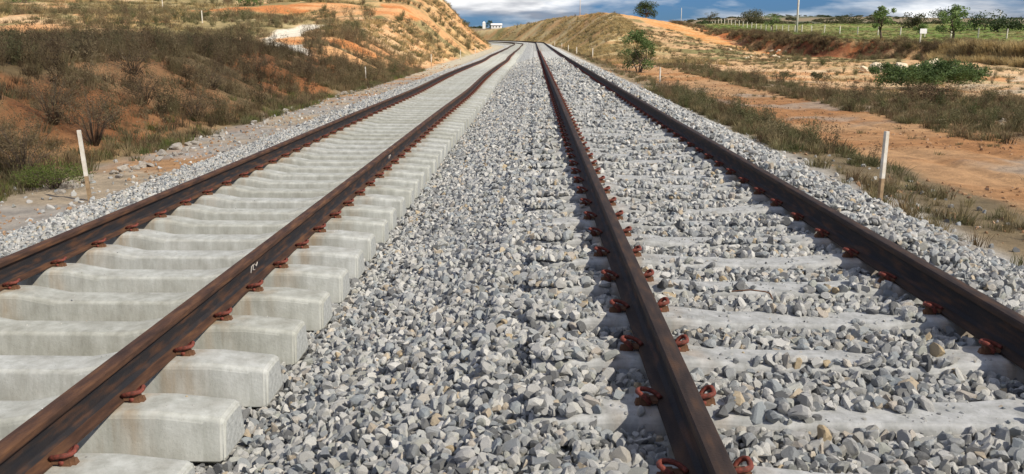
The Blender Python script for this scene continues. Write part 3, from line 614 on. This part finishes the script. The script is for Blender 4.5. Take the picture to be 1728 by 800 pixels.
# clear space round the clips of the right track
for uc in (-G2, G2):
    keep &= ~((np.abs(np.abs(ur - uc) - .13) < .07) & (dR < .10))
PX, PY, PS, Z = PX[keep], PY[keep], PS[keep], Z[keep]; # grit and chips lying on the sleepers
nc = 5200; cy = rng.choice(np.concatenate([slY[1][slY[1] < 16], slY[-1][slY[-1] < 12]]), nc); isr = rng.random(nc) < .82
cyR = rng.choice(slY[1][slY[1] < 16], nc); cyL = rng.choice(slY[-1][slY[-1] < 14], nc); cy = np.where(isr, cyR, cyL)
lx = rng.uniform(-1.36, 1.36, nc); lx = lx[:]; ok = (np.abs(np.abs(lx) - G2) > .13); yy_ = cy + rng.uniform(-.10, .10, nc)
topz = -.18 - np.where(isr, .026, .045) * (1 - ss((np.abs(lx) - .38) / .24)) + np.where(isr, 0, -.224) - .03 * np.clip((np.abs(lx) - 1.1) / .3, 0, 1)
cr = np.exp(rng.uniform(math.log(.003), math.log(.010), nc)) * np.where(isr, 1., .6)
PX = np.append(PX, (np.where(isr, 1.395, -2.775) + lx)[ok]); PY = np.append(PY, yy_[ok]); PS = np.append(PS, cr[ok]); Z = np.append(Z, (topz + rise(cy) + cr * .3)[ok])
n = len(PX)
scl = PS[:, None] * np.stack([rng.uniform(.8, 1.35, n), rng.uniform(.75, 1.1, n), rng.uniform(.65, 1., n)], 1) * 1.3
scatter('ballast_stones', np.stack([PX, PY, Z], 1), rng.uniform(0, 6.283, (n, 3)), scl, rng.integers(0, 18, n), STONES, 'grey crushed granite ballast between and beside the two tracks', 'ballast')
print('stones', n)

# ------------------------------------------------------------------ vegetation
def tuft_mesh(seed, m, nb=46, h=.4, spread=.16, w=.006, droop=.5, name='grass_tuft'):
    r = random.Random(seed); V = []; Fc = []
    for i in range(nb):
        a = r.uniform(0, 6.283); d = r.uniform(0, spread) ; bx, by = d * math.cos(a), d * math.sin(a)
        hh = h * r.uniform(.45, 1.1); ln = r.uniform(.1, droop) * hh; a2 = a + r.uniform(-.8, .8); dx, dy = math.cos(a2), math.sin(a2)
        a3 = r.uniform(0, 3.14); wx, wy = math.cos(a3) * w, math.sin(a3) * w; b0 = len(V)
        for tt, kk in ((0, 1), (.45, .85), (.8, .5)):
            px = bx + dx * ln * tt ** 2; py = by + dy * ln * tt ** 2; pz = hh * tt * (1 - .15 * tt)
            V += [(px - wx * kk, py - wy * kk, pz), (px + wx * kk, py + wy * kk, pz)]
        V += [(bx + dx * ln, by + dy * ln, hh * .86)] * 2
        Fc += [(b0, b0 + 1, b0 + 3, b0 + 2), (b0 + 2, b0 + 3, b0 + 5, b0 + 4), (b0 + 4, b0 + 5, b0 + 7, b0 + 6)]
    me = bpy.data.meshes.new(name); me.from_pydata(V, [], Fc); me.materials.append(m); return me
def weed_mesh(seed, m, ns=16, h=.8, w=.005, leaf=.02, nl=9, name='weed', lean=.35):
    r = random.Random(seed); V = []; Fc = []
    def strip(p, q, w0, w1):
        a = r.uniform(0, 3.14); wx, wy = math.cos(a), math.sin(a); b0 = len(V)
        V.extend([(p.x - wx * w0, p.y - wy * w0, p.z), (p.x + wx * w0, p.y + wy * w0, p.z), (q.x + wx * w1, q.y + wy * w1, q.z), (q.x - wx * w1, q.y - wy * w1, q.z)]); Fc.append((b0, b0 + 1, b0 + 2, b0 + 3))
    for i in range(ns):
        a = r.uniform(0, 6.283); p = Vector((math.cos(a), math.sin(a), 0)) * r.uniform(0, .12) * h; d = Vector((math.cos(a) * r.uniform(.05, lean), math.sin(a) * r.uniform(.05, lean), 1)).normalized()
        hh = h * r.uniform(.5, 1.05); seg = 4
        for s in range(seg):
            d = (d + Vector((r.gauss(0, .13), r.gauss(0, .13), -.02))).normalized(); q = p + d * hh / seg; strip(p, q, w * (1 - s * .2), w * (.8 - s * .2))
            for k in range(2):
                e = (d + Vector((r.gauss(0, .8), r.gauss(0, .8), r.uniform(-.2, .5)))).normalized(); tw = q + e * hh * r.uniform(.08, .22); strip(q, tw, w * .6, w * .3)
                for l in range(nl // 4 + 1):
                    c = q.lerp(tw, r.uniform(.3, 1.1)) + Vector((r.gauss(0, .02), r.gauss(0, .02), r.gauss(0, .02))); x = Vector((r.gauss(0, 1), r.gauss(0, 1), r.gauss(0, 1))).normalized() * leaf * r.uniform(.5, 1.2)
                    y = x.cross(Vector((r.gauss(0, 1), r.gauss(0, 1), r.gauss(0, 1)))).normalized() * leaf * .45; b0 = len(V)
                    V.extend([tuple(c - x), tuple(c + y), tuple(c + x), tuple(c - y)]); Fc.append((b0, b0 + 1, b0 + 2, b0 + 3))
            p = q
    me = bpy.data.meshes.new(name); me.from_pydata([tuple(v) for v in V], [], Fc); me.materials.append(m); return me
VEG = hidden_collection('veg', [tuft_mesh(i, STRAW) for i in range(4)] + [tuft_mesh(i + 9, BROWN, 50, .45, .2, .006) for i in range(3)] +     # 0-3 straw, 4-6 brown
    [tuft_mesh(i + 19, OLIVE, 60, .30, .22, .007, .8) for i in range(3)] + [tuft_mesh(i + 29, GREENG, 50, .3, .18, .007) for i in range(2)] +   # 7-9 olive, 10-11 green
    [weed_mesh(i + 39, BROWN) for i in range(4)] + [weed_mesh(i + 49, OLIVE, 18, .6, .005, .022, 12) for i in range(3)] + [weed_mesh(i + 59, STRAW, 14, .8, .004, .016, 8) for i in range(2)] + [tuft_mesh(i + 69, GOLD, 50, .42, .18, .006) for i in range(3)])  # 21-23 gold; 12-15, 16-18, 19-20
VP, VR, VS, VI = {}, {}, {}, {}
def veg(key, X, Y, size, choices, wide=1.):
    kk = np.ones(len(X), bool)
    for (a, b, w) in PATHS + SCARS:
        a = np.array(a[:2]); b = np.array(b[:2]); d = b - a; tt = np.clip(((X - a[0]) * d[0] + (Y - a[1]) * d[1]) / d.dot(d), 0, 1)
        front = 1.6 if w < 1.4 else 1.
        kk &= np.hypot(X - a[0] - tt * d[0], Y - a[1] - tt * d[1]) > w * front * rng.uniform(.8, 1.4, len(X))
    if key == 'dry_grass_left':
        fc = (X < -8.6) & (X > -13.2 - .06 * (Y - 14)) & (Y > 16) & (Y < 40) & (fbm(X / 2.5, Y / 5, 151, 3) > .40)
        kk &= ~(fc & (rng.random(len(X)) < .42))
    X, Y = X[kk], Y[kk]; n = len(X)
    if n == 0: return
    z = ground(X, Y) - .02; s = size * rng.uniform(.6, 1.3, n)
    VP.setdefault(key, []).append(np.stack([X, Y, z], 1)); VR.setdefault(key, []).append(np.stack([rng.normal(0, .12, n), rng.normal(0, .12, n), rng.uniform(0, 6.283, n)], 1))
    VS.setdefault(key, []).append(np.stack([s * wide, s * wide, s], 1)); VI.setdefault(key, []).append(rng.choice(choices, n))
def zone(key, u0, u1, y0, y1, dens, size, choices, mask=None, wide=1.):
    n = int((u1 - u0) * (y1 - y0) * dens); Y = rng.uniform(y0, y1, n); X = rng.uniform(u0, u1, n) + cxf(Y)
    m = np.ones(n, bool) if mask is None else rng.random(n) < mask(X, Y)
    veg(key, X[m], Y[m], size if np.isscalar(size) else size, choices, wide)
def patch(f, s, lo, hi): return lambda X, Y: ss((fbm(X / f, Y / f, s, 4) - lo) / (hi - lo))
tan_lim = .72
def fov(mk=None): return lambda X, Y: (np.abs(X) < tan_lim * Y + 2) * (1. if mk is None else mk(X, Y))
LK = 'dry_grass_left'
# left verge toe: short grass, greener near the camera
zone(LK, -9.4, -7.6, 4, 62, 16, .75, [7, 8, 9, 4, 5, 10], fov(patch(1.2, 101, .36, .5)))
zone(LK, -9.6, -7.7, 6, 13.5, 14, .9, [10, 11, 7, 8], fov(patch(1.2, 102, .30, .5)))
zone(LK, -13.6, -8.4, 6, 66, 12, .8, [4, 5, 0, 1, 2, 3], fov(patch(1.6, 103, .47, .58)))
zone(LK, -13.4, -8.4, 6, 66, 2.0, 1.1, [12, 13, 19, 20, 15, 19], fov(patch(2.2, 104, .44, .56)))
zone(LK, -12.5, -8.2, 6, 60, 4.5, .95, [12, 13, 14, 15, 4, 5, 20, 0], fov(patch(.9, 122, .44, .56)))
zone(LK, -11, -8.0, 6, 60, 9, .75, [4, 5, 6, 7, 0], fov(patch(1.5, 124, .40, .52)))
zone(LK, -17.5, -12.2, 6, 66, 9, 1.05, [4, 5, 0, 1, 0], fov(patch(2, 105, .28, .42)))
zone(LK, -17.5, -12.2, 6, 66, 2.4, 1.0, [12, 13, 14, 15, 16], fov(patch(3, 106, .35, .5)))
zone(LK, -60, -17, 22, 80, 2.4, 1.1, [4, 5, 0, 1, 7, 8], fov(patch(5, 107, .42, .52)), 1.5)
zone(LK, -60, -17, 22, 80, .5, .9, [12, 13, 16, 17], fov(patch(5, 108, .45, .55)), 1.3)
zone('dry_grass_hillside', -70, -8.6, 64, 235, 1.5, 1.15, [0, 21, 22, 7, 8, 2, 23], fov(patch(6, 109, .44, .56)), 2.)
zone('dry_grass_hillside', -60, -8.6, 64, 235, .35, 1.2, [16, 17, 12, 19], fov(patch(5, 110, .46, .58)), 1.5)
RK = 'dry_grass_right'
zone(RK, 5.0, 6.6, 14.5, 40, 20, .75, [7, 8, 9, 4, 0], patch(1.4, 111, .33, .45))
zone(RK, 5.0, 6.5, 15, 40, 2.5, .8, [16, 17, 18, 12], patch(1.4, 111, .33, .45))
zone(RK, 4.75, 6.3, 5, 15, 16, .62, [7, 8, 0, 4], patch(.9, 112, .42, .54))
zone(RK, 5.6, 9.5, 6, 13, 6, .5, [7, 8, 0], patch(1.0, 113, .52, .6))
zone(RK, 6.4, 10.6, 14, 80, 1.6, .45, [7, 8, 4], patch(1.2, 114, .56, .64))
BO = lambda X, Y: (X < 17.6 - 4.6 * ss((Y - 32) / 9) + 1.5 * (fbm(X / 3, Y / 3, 125, 3) - .5)) * 1.
zone(RK, 10.2, 17.8, 20, 78, 12, .72, [7, 8, 9, 4, 5, 0, 1], fov(lambda X, Y: BO(X, Y) * patch(3, 115, .34, .48)(X, Y)), 1.1)
zone(RK, 10.4, 17.4, 22, 72, 1.8, .8, [16, 17, 18, 12, 13, 19], fov(lambda X, Y: BO(X, Y) * patch(3, 116, .38, .52)(X, Y)))
zone(RK, 12, 38, 28, 95, 2.0, .6, [0, 1, 21, 7, 8, 4], fov(patch(3, 117, .47, .57)), 1.4)
zone(RK, 17, 37, 28, 95, .25, .75, [16, 17], fov(patch(3.5, 118, .5, .6)), 1.4)
zone('cutting_grass', 15, 32, 78, 150, 1.6, .8, [0, 1, 4, 7, 8], lambda X, Y: patch(3, 123, .42, .52)(X, Y) * (X < 15 + .17 * (200 - Y)), 1.5)
zone('cutting_grass', 6.4, 17, 78, 260, 3.2, 1.0, [21, 22, 23, 1, 21, 7], patch(5, 119, .40, .55), 1.8)
zone('cutting_grass', 6.4, 17, 78, 260, .25, .9, [16, 19, 12], patch(4, 120, .44, .56), 1.4)
zone('cutting_grass', 5.4, 6.6, 40, 230, 3, .8, [0, 7, 4], patch(4, 121, .4, .5))
# straw curtain hanging on and over the cliff, grass on the terrace
n = 9000; Y = rng.uniform(58, 150, n); X = cliffx(Y) + rng.uniform(-1.6, 1.6, n); k_ = ss((fbm(Y / 4, Y * 0, 131, 3) - .36) / .12) * (1 - ss((Y - 84) / 6)) ; m = rng.random(n) < np.where(X > cliffx(Y) + .3 + 1.3 * ss((Y - 82) / 6), .5, k_ * 1.)
veg('terrace_grass', X[m], Y[m], 1.9, [21, 22, 23, 21, 22, 0], 1.2)
n = 5200; Y = 78 * (210 / 78) ** rng.random(n); X = cliffx(Y) + rng.normal(1.0, .7, n); m = rng.random(n) < .35 + .65 * ss((fbm(Y / 4, X / 9, 132, 3) - .42) / .1)
veg('terrace_grass', X[m], Y[m], .95, [21, 0, 4, 5, 1, 12], 1.4)
n = 1500; Y = 80 * (180 / 80) ** rng.random(n); X = cliffx(Y) + rng.uniform(-3.5, .5, n); m = rng.random(n) < ss((fbm(Y / 3, X / 3, 133, 3) - .52) / .08)
veg('terrace_grass', X[m], Y[m], .9, [4, 0, 12, 16], 1.4)
n = 9000; Y = rng.uniform(62, 260, n); X = cliffx(Y) + .5 + 1.2 * ss((Y - 82) / 6) + rng.uniform(0, 1, n) ** 1.6 * 60; m = X < .66 * Y
veg('terrace_grass', X[m], Y[m], .6, [21, 7, 10, 11, 0, 11, 8], 2.2)
for key, label in ((LK, 'brown dry grass and weeds covering the shaded left bank'), ('dry_grass_hillside', 'straw coloured grass and scrub on the sunny left hillside'), (RK, 'olive and brown weeds along the dirt track on the right'),
                   ('cutting_grass', 'dry grass covering the far right cutting slope'), ('terrace_grass', 'tall straw grass on the red cliff edge and green grass of the field above')):
    scatter(key.replace('_left', '').replace('_right', ''), np.concatenate(VP[key]), np.concatenate(VR[key]), np.concatenate(VS[key]), np.concatenate(VI[key]), VEG, label, 'grass')

# ---- single shrubs and trees
def leaves(mb, c, rad, n, size, r, flat=1.):
    for _ in range(n):
        d = Vector((r.gauss(0, 1), r.gauss(0, 1), r.gauss(0, 1))).normalized() * rad * r.random() ** .45; d.z *= flat
        p = c + d; x = Vector((r.gauss(0, 1), r.gauss(0, 1), r.gauss(0, .7))).normalized() * size * r.uniform(.6, 1.3); y = x.cross(Vector((r.gauss(0, 1), r.gauss(0, 1), r.gauss(0, 1)))).normalized() * size * .5
        mb.add([p - x, p - x * .1 + y, p + x, p - x * .1 - y], [(0, 1, 2, 3)])
def tree(name, loc, h, w, label, cat, m, seed, nl=1500, ls=.07, trunk=.5, group=None, lobes=14, flat=.8, multi=1, clump=.30):
    r = random.Random(seed); e = empty(name, loc, label, cat, group); tb = MB(); cb = MB()
    ends = []
    for s in range(multi):
        a = r.uniform(0, 6.28); p = Vector((math.cos(a), math.sin(a), 0)) * (.0 if multi == 1 else w * .05); P = [p + Vector((0, 0, -.15))]; d = Vector((r.gauss(0, .08), r.gauss(0, .08), 1)) if multi == 1 else Vector((math.cos(a) * .5, math.sin(a) * .5, 1))
        th = h * trunk
        for k in range(5): d = (d + Vector((r.gauss(0, .08), r.gauss(0, .08), 0))).normalized(); p = p + d * th / 5; P.append(p)
        r0 = h * .028 / math.sqrt(multi) + .01; tb.tube(P, [r0 * (1.25 - .13 * k) for k in range(len(P))], 7)
        for k in range(max(3, lobes // multi)):
            b0 = P[r.choice([2, 3, 4, 5, 5])]; a = r.uniform(0, 6.28); rr = w / 2 * (r.random() ** .6) * .82; zt = h * r.uniform(trunk * .75, .93)
            zt -= (rr / (w / 2)) ** 2 * h * .16
            q = Vector((math.cos(a) * rr, math.sin(a) * rr, zt)); mid = b0.lerp(q, .5) + Vector((r.gauss(0, .05) * w, r.gauss(0, .05) * w, .04 * h)); tb.tube([b0, mid, q], [r0 * .5, r0 * .3, r0 * .12], 5); ends.append(q)
    per = max(6, nl // len(ends))
    for q in ends: leaves(cb, q, w * clump * r.uniform(.45, .8), int(per * r.uniform(.5, 1.5)), ls, r, flat)
    tb.build('trunk', BARK, e, True); cb.build('crown', m, e); return e
def shrub(name, loc, h, w, label, m, seed, nl=700, ls=.05, stems=9, group=None, flat=.6, cl=.17):
    r = random.Random(seed); e = empty(name, loc, label, 'shrub', group); tb = MB(); cb = MB()
    for s in range(stems):
        a = r.uniform(0, 6.28); rr = w / 2 * r.random() ** .5; zt = h * r.uniform(.45, 1) * (1 - .35 * (rr / (w / 2)) ** 2)
        q = Vector((math.cos(a) * rr, math.sin(a) * rr, zt)); mid = Vector((q.x * .4, q.y * .4, zt * .6)); tb.tube([Vector((q.x * .06, q.y * .06, -.08)), mid, q], [.005, .0035, .002], 5)
        leaves(cb, q, w * cl * r.uniform(.6, 1.2), nl // stems, ls, r, flat); leaves(cb, mid.lerp(q, .5), w * cl * .85, nl // stems // 2, ls, r, flat)
    tb.build('branches', BARK, e, True); cb.build('foliage', m, e); return e
def P3(px, Y, dz=0): x, y, z = colx(px, Y); return (x, y, z + dz)
# left bank shrubs
sp = [(160, 245, 1.25, 1.3, WEEDM, 'tall brown twiggy shrub on the bank behind the left white post'), (40, 300, 1.1, 1.4, WEEDM, 'brown bushy shrub by the left picture edge'),
      (245, 175, .8, 1.3, WEEDM, 'small dark maroon shrub on the orange clay slope'), (95, 318, .4, 1.0, GREENG, 'low yellow green bush beside the left white post'), (355, 150, .9, 1.8, WEEDM, 'dark shrub on the orange clay bank'),
      (430, 125, .9, 2.0, WEEDM, 'dark shrub right of the bare orange bank face'), (225, 125, .8, 1.8, WEEDM, 'dark shrub on the bank crest above the left post'), (520, 128, .9, 2.0, WEEDM, 'brown shrub on the bank below the pale path'),
      (90, 210, 1.1, 1.4, WEEDM, 'brown weedy shrub halfway up the bank, left of the post'), (330, 205, .9, 1.5, WEEDM, 'brown shrub at the foot of the clay bank')]
for i, (px, py, h, w, m, lab) in enumerate(sp): shrub('dry_shrub', at(px, py), h, w, lab, m, 200 + i, 2000, .015, 60)
# right shrubs
x, y, z = at(1078, 122); tree('bushy_tree', (x, y, z), 2.8, 2.4, 'green bushy small tree beside the gravel at the foot of the right cutting', 'tree', LEAFB, 301, 5200, .06, .3, multi=4, lobes=20)
x, y, z = at(1052, 112); shrub('roadside_bush', (x, y, z), 1.6, 1.5, 'thin green bush left of the small tree by the right cutting', LEAFY, 302, 700, .05, 12)
x, y, z = at(1560, 152); shrub('sprawling_bush', (x, y, z + .03), 1.35, 5.6, 'wide sprawling dark green thorn bush in front of white boulders', LEAFB, 303, 13000, .055, 70, flat=.6, cl=.075)
x, y, z = at(1580, 178); shrub('dark_bush', (x - .4, y, z), .7, 1.7, 'low dark purple brown bush right of the sprawling green bush', BROWN, 304, 1200, .035, 18)
x, y, z = at(1378, 140); shrub('grey_bush', (x, y, z), .6, 1.3, 'small grey green bush on the bare ochre ground', LEAFO, 305, 800, .035, 14)
x, y, z = at(1322, 134); shrub('grey_bush', (x, y, z), .5, 1.3, 'low grey bush left of its twin on the bare ochre ground', LEAFO, 306, 800, .035, 14)
# terrace and skyline trees
tree('broad_leaved_tree', P3(1487, 112), 4.1, 3.2, 'young broad leaved tree with open crown above the red cliff, left of the leafy pair', 'tree', LEAFG, 311, 1300, .15, .5, lobes=13, clump=.26)
tree('broad_leaved_tree', P3(1608, 106), 4.2, 4.2, 'widest young broad leaved tree with pale limbs on the right terrace', 'tree', LEAFG, 312, 1700, .15, .45, lobes=18, clump=.24)
tree('broad_leaved_tree', P3(1552, 112), 2.0, 2.2, 'small leafy tree beside the white sign on the terrace', 'tree', LEAFG, 313, 900, .1, .5, lobes=10)
tree('broad_leaved_tree', P3(1302, 165), 3.6, 3.4, 'thin leafy tree by the fence left of the tall pole', 'tree', LEAFG, 314, 900, .11, .5, lobes=10)
tree('skyline_tree', P3(1089, 205), 4.6, 5.6, 'dark round tree standing alone on the skyline above the ochre slope', 'tree', LEAFD, 315, 2600, .16, .45, lobes=22)
tree('skyline_tree', P3(1196, 232), 3.6, 5.4, 'bare branched grey tree on the skyline beside the thin pole', 'tree', LEAFO, 316, 700, .12, .5, lobes=26, clump=.2)
tree('skyline_tree', P3(1262, 225), 3.0, 7.6, 'wide low dark green bush tree on the skyline left of the tall pole', 'tree', LEAFO, 317, 3000, .17, .25, lobes=26, multi=3)
for i, (px, Y, h, w) in enumerate([(1660, 175, 2.8, 8), (1540, 190, 2.8, 7), (1700, 150, 2.2, 6), (1430, 250, 3, 8), (1590, 230, 4, 9), (1475, 330, 3, 7)]):
    tree('field_tree', P3(px, Y), h, w, ['dark green bush clump behind the wide leafy tree', 'dark bush clump between the two leafy trees', 'dark bush at the right picture edge beyond the fence', 'low dark tree in the far field between pole and leafy tree',
         'far dark tree behind the white sign', 'far tree on the plain above the left leafy tree', 'far tree group on the plain at the right edge'][i], 'tree', LEAFD if i % 2 == 0 else LEAFO, 330 + i, 1500, .2, .3, group='trees in the fields beyond the fence', lobes=18)
tree('distant_tree', P3(827, 520), 5, 6, 'dark tree beside the distant white building in the gap of the hills', 'tree', LEAFD, 345, 600, .3, .4)
tree('hill_shrub_tree', P3(785, 170), 1.6, 1.6, 'tiny dark bush standing on the left hill edge against the sky', 'tree', LEAFD, 346, 400, .08, .4)
x, y, z = at(40, 6); tree('green_tree', (x, y, z), 1.8, 4.5, 'green bush at the top left corner of the picture', 'tree', LEAFG, 347, 1600, .1, .3, multi=3)
x, y, z = at(425, 10); tree('green_tree', (x, y, z), 2.0, 6, 'green bush on the orange cut high on the left hillside', 'tree', LEAFG, 348, 1800, .12, .3, multi=3)
# far off woods on the plain
wp, wr_, ws, wi = [], [], [], []
def blob_mesh(seed, m):
    r = random.Random(seed); mb = MB()
    for k in range(9): leaves(mb, Vector((r.gauss(0, .5), r.gauss(0, .5), .45 + r.gauss(0, .15))), .5, 34, .16, r, .7)
    return mb.mesh('far_tree_crown', m)
FW = hidden_collection('far_tree_crown', [blob_mesh(i, LEAFD if i % 2 else LEAFO) for i in range(5)])
n = 2600; Y = rng.uniform(340, 1600, n); X = rng.uniform(-.12, .66, n) * Y; m = (rng.random(n) < ss((fbm(X / 70, Y / 70, 141, 4) - .42) / .12)) & ((X > .16 * Y) | (Y > 600)); X, Y = X[m], Y[m]; s = rng.uniform(1.4, 3.2, len(X))
scatter('distant_woodland', np.stack([X, Y, ground(X, Y)], 1), np.stack([X * 0, X * 0, rng.uniform(0, 6, len(X))], 1), np.stack([s * 1.3, s * 1.3, s * .8], 1), rng.integers(0, 5, len(X)), FW, 'dark scrub woodland covering the distant plain and hills', 'woodland')

# ------------------------------------------------------------------ rocks
def rock(px, py, s, label, m, seed, group=None, name='rock', flat=.65):
    x, y, z = at(px, py); me = stone_mesh(seed, m, 3, 12, name); o = link(name, me, loc=(x, y, z + s * flat * .35)); r = random.Random(seed)
    o.scale = (s * r.uniform(.9, 1.4), s * r.uniform(.7, 1.1), s * flat); o.rotation_euler = (r.uniform(-.3, .3), r.uniform(-.3, .3), r.uniform(0, 6)); tag(o, label, 'rock', group)
LG = 'rocks lying along the edge of the left verge'
rock(118, 318, .17, 'largest pale rock left of the white post on the left verge', ROCK, 501, LG)
rock(210, 290, .17, 'pale rock just right of the left white post', ROCK, 502, LG)
rock(240, 283, .13, 'reddish pale rock beside a bigger pale one right of the left post', ROCK, 503, LG)
rock(298, 252, .20, 'big round grey rock at the bank foot above the sandy strip', ROCK, 504, LG)
rock(275, 262, .14, 'flat grey rock touching the big round one at the bank foot', ROCK, 505, LG)
for i in range(52):
    px = random.uniform(90, 640); py = 325 - (px - 100) * .335 + random.uniform(-9, 9); s = random.uniform(.05, .13)
    if px > 400: s *= 1.3
    rock(px, py, s, 'small pale rock in the broken row along the foot of the left bank', ROCK, 520 + i, LG)
RG = 'white boulders on the right'
for i, (px, py, s) in enumerate([(1490, 121, .85), (1520, 118, .7), (1572, 114, .95), (1605, 120, .8), (1632, 126, .7), (1548, 119, .7), (1462, 122, .55)]):
    rock(px, py, s, ['leftmost large cream boulder behind the green bush', 'cream boulder second from the left behind the green bush', 'tallest white boulder above the green bush', 'white boulder right of the tallest one', 'rightmost pale boulder behind the green bush', 'low boulder half hidden by the green bush', 'small cream boulder at the left end of the row'][i], ROCKW, 600 + i, RG, 'boulder')
for i in range(22):
    px = random.uniform(1230, 1330); py = random.uniform(82, 98) + (px - 1230) * .05
    rock(px, py, random.uniform(.12, .35), 'pale rubble stone scattered below the red cliff, left part', ROCKW, 620 + i, 'rubble stones below the red cliff')
for i in range(14):
    px = random.uniform(1640, 1720); py = random.uniform(190, 215)
    rock(px, py, random.uniform(.05, .11), 'small white stone in the grass near the right picture edge', ROCKW, 650 + i, 'white stones in the grass near the right edge')
for i in range(26):
    px = random.uniform(1180, 1660); py = 205 + (px - 1180) * .49 + random.uniform(-6, 8)
    rock(px, py, random.uniform(.05, .10), 'small grey rock at the outer edge of the right gravel shoulder', ROCK, 670 + i, 'rocks at the edge of the right gravel shoulder')

# ------------------------------------------------------------------ marker posts
def post(px, py, h, label, group, lean=(0, 0), r=.032, split=.35, Y=None):
    x, y, z = at(px, py) if Y is None else colx(px, Y)
    e = empty('marker_post', (x, y, z), label, 'post', group); e.rotation_euler = (R(lean[0]), R(lean[1]), .3)
    mb = MB(); mb.box((0, 0, h * split / 2 - .1), (r * 1.5, r * 1.5, h * split + .2)); mb.build('bare_foot', POSTB, e)
    mb = MB(); mb.box((0, 0, h * (1 + split) / 2), (r * 1.56, r * 1.56, h * (1 - split)), taper=.95); mb.build('painted_top', POSTW, e); return e
PG = 'white marker posts along the line'
post(152, 338, .99, 'leaning white painted wooden post on the left verge, nearest', PG, (0, -2.6))
post(618, 142, .85, 'thin white post on the left verge, second along', PG, (0, -1), .03)
post(728, 113, 1., 'thin white post at the left hill foot, third along', PG, (0, 0), .03)
post(777, 101, 1., 'tiny white post at the left hill foot, fourth along', PG, (0, 1), .03, .1)
post(802, 95, 1., 'tiny white post at the left hill foot, fifth along', PG, (0, 0), .03, .1)
post(1484, 343, .98, 'white painted wooden post by the dirt road, nearest on the right', PG, (0, .5), .034)
post(1113, 151, .98, 'thin white post at the gravel edge beside the small bushy tree', PG, (0, 0), .034)
for i, (px, py) in enumerate([(973, 93), (959, 87), (948, 81), (1000, 97), (936, 78)]):
    post(px, py, 1., 'tiny pale stake, ' + ['second', 'third', 'fourth', 'nearest', 'farthest'][i] + ' of the row at the foot of the right cutting', PG, (0, 0), .05, .1)
x, y, z = at(275, 16); post(275, 16, 1.2, 'white post near the top edge of the picture on the left hillside', PG, (0, 0), .05, .1)
post(342, 42, 1.1, 'white post on the left hillside below the orange cut', PG, (0, 0), .045, .1)

# fence along the terrace
fe = empty('wire_fence', P3(1400, 140), 'long wire fence with pale posts along the green terrace field', 'fence')
def fline(t):  # t metres along
    Y = 92 + t * .97; return 60 - 15 * float(ss((Y - 92) / 60)) + .02 * max(0, Y - 150), Y
pts = []
for k in range(40):
    x, y = fline(k * 4.3); z = g1(x, y); pts.append(Vector((x, y, z)))
    mb = MB(); mb.box((0, 0, .55), (.13, .13, 1.3), taper=.85); o = mb.build('fence_post', FPOST, fe); o.location = Vector((x, y, z)) - fe.location; o.rotation_euler = (random.uniform(-.04, .04), random.uniform(-.05, .05), random.random())
for hgt in (.35, .65, .95):
    mb = MB(); mb.tube([p + Vector((0, 0, hgt)) - fe.location for p in pts], .006, 4); mb.build('fence_wire', WIRE, fe)
# poles
def pole(px, Y, h, r, label, cross=True):
    x, y, z = colx(px, Y); e = empty('utility_pole', (x, y, z), label, 'pole', 'poles on the skyline')
    mb = MB(); mb.tube([(0, 0, -.3), (0, 0, h / 2), (0, 0, h)], [r, r * .82, r * .65], 10); mb.build('shaft', POLE, e, True)
    if cross: mb = MB(); mb.box((0, 0, h - .5), (1.5, .1, .1)); [mb.tube([(q, 0, h - .45), (q, 0, h - .25)], .04, 6) for q in (-.65, 0, .65)]; mb.build('crossarm', POLE, e)
pole(1343, 148, 8.5, .19, 'tall pale concrete pole beyond the fence posts')
pole(1148, 240, 5.0, .09, 'thin pole on the skyline between the round tree and the grey tree', False)
pole(978, 225, 7.5, .10, 'thin dark pole on the crest of the right cutting')
pole(1683, 260, 4.5, .12, 'thin far pole above the fields near the right edge', False)
# small white sign on the terrace
x, y, z = colx(1553, 94); e = empty('notice_board', (x, y, z), 'small white board on a post between the leafy trees', 'sign')
mb = MB(); mb.box((0, 0, .5), (.12, .12, 1.2)); mb.build('post', FPOST, e); mb = MB(); mb.box((.2, -.08, 1.25), (.7, .05, .5)); mb.build('board', SIGNW, e)
# distant white building in the gap
x, y, z = colx(838, 500); e = empty('white_building', (x, y, z), 'low white building far off in the gap between the hills', 'building'); e.scale = (.72, .72, .62)
mb = MB(); mb.box((0, 0, 1.2), (8, 6, 3.4)); mb.build('wall', WHITEW, e)
mb = MB(); mb.add([(-4.4, -3.5, 2.9), (4.4, -3.5, 2.9), (4.4, 3.5, 2.9), (-4.4, 3.5, 2.9), (-4.4, 0, 4.4), (4.4, 0, 4.4)], [(0, 1, 5, 4), (2, 3, 4, 5), (1, 2, 5), (3, 0, 4), (3, 2, 1, 0)]); mb.build('roof', WHITEW, e)
for q in (-2.4, 0, 2.4): mb = MB(); mb.box((q, -3.02, 1.4), (.9, .06, 1.1)); mb.build('window', GLASSD, e)
x, y, z = colx(817, 500); e = empty('white_tower', (x, y, z), 'small narrow white tower left of the distant white building', 'tower'); e.scale = (.6, .6, .7)
mb = MB(); mb.box((0, 0, 2), (2.6, 2.6, 5)); mb.build('wall', WHITEW, e); mb = MB(); mb.box((0, 0, 5.1), (2.9, 2.9, 1.2), taper=.1); mb.build('roof', WHITEW, e)
# plastic bits on the sleepers: the small white plug seen between the left rails
x, y = -3.35, None
# stray bent wire on the stones of the right track
x, y, z = at(1270, 526); mb = MB(); zz = -.155
mb.tube([(x - .12, y + .02, zz), (x - .02, y, zz + .015), (x + .06, y - .015, zz + .01), (x + .085, y - .02, zz), (x + .09, y - .06, zz - .02)], .004, 6)
tag(mb.build('bent_wire', IRON), 'thin bent rusty wire lying on the stones between the right rails', 'wire')
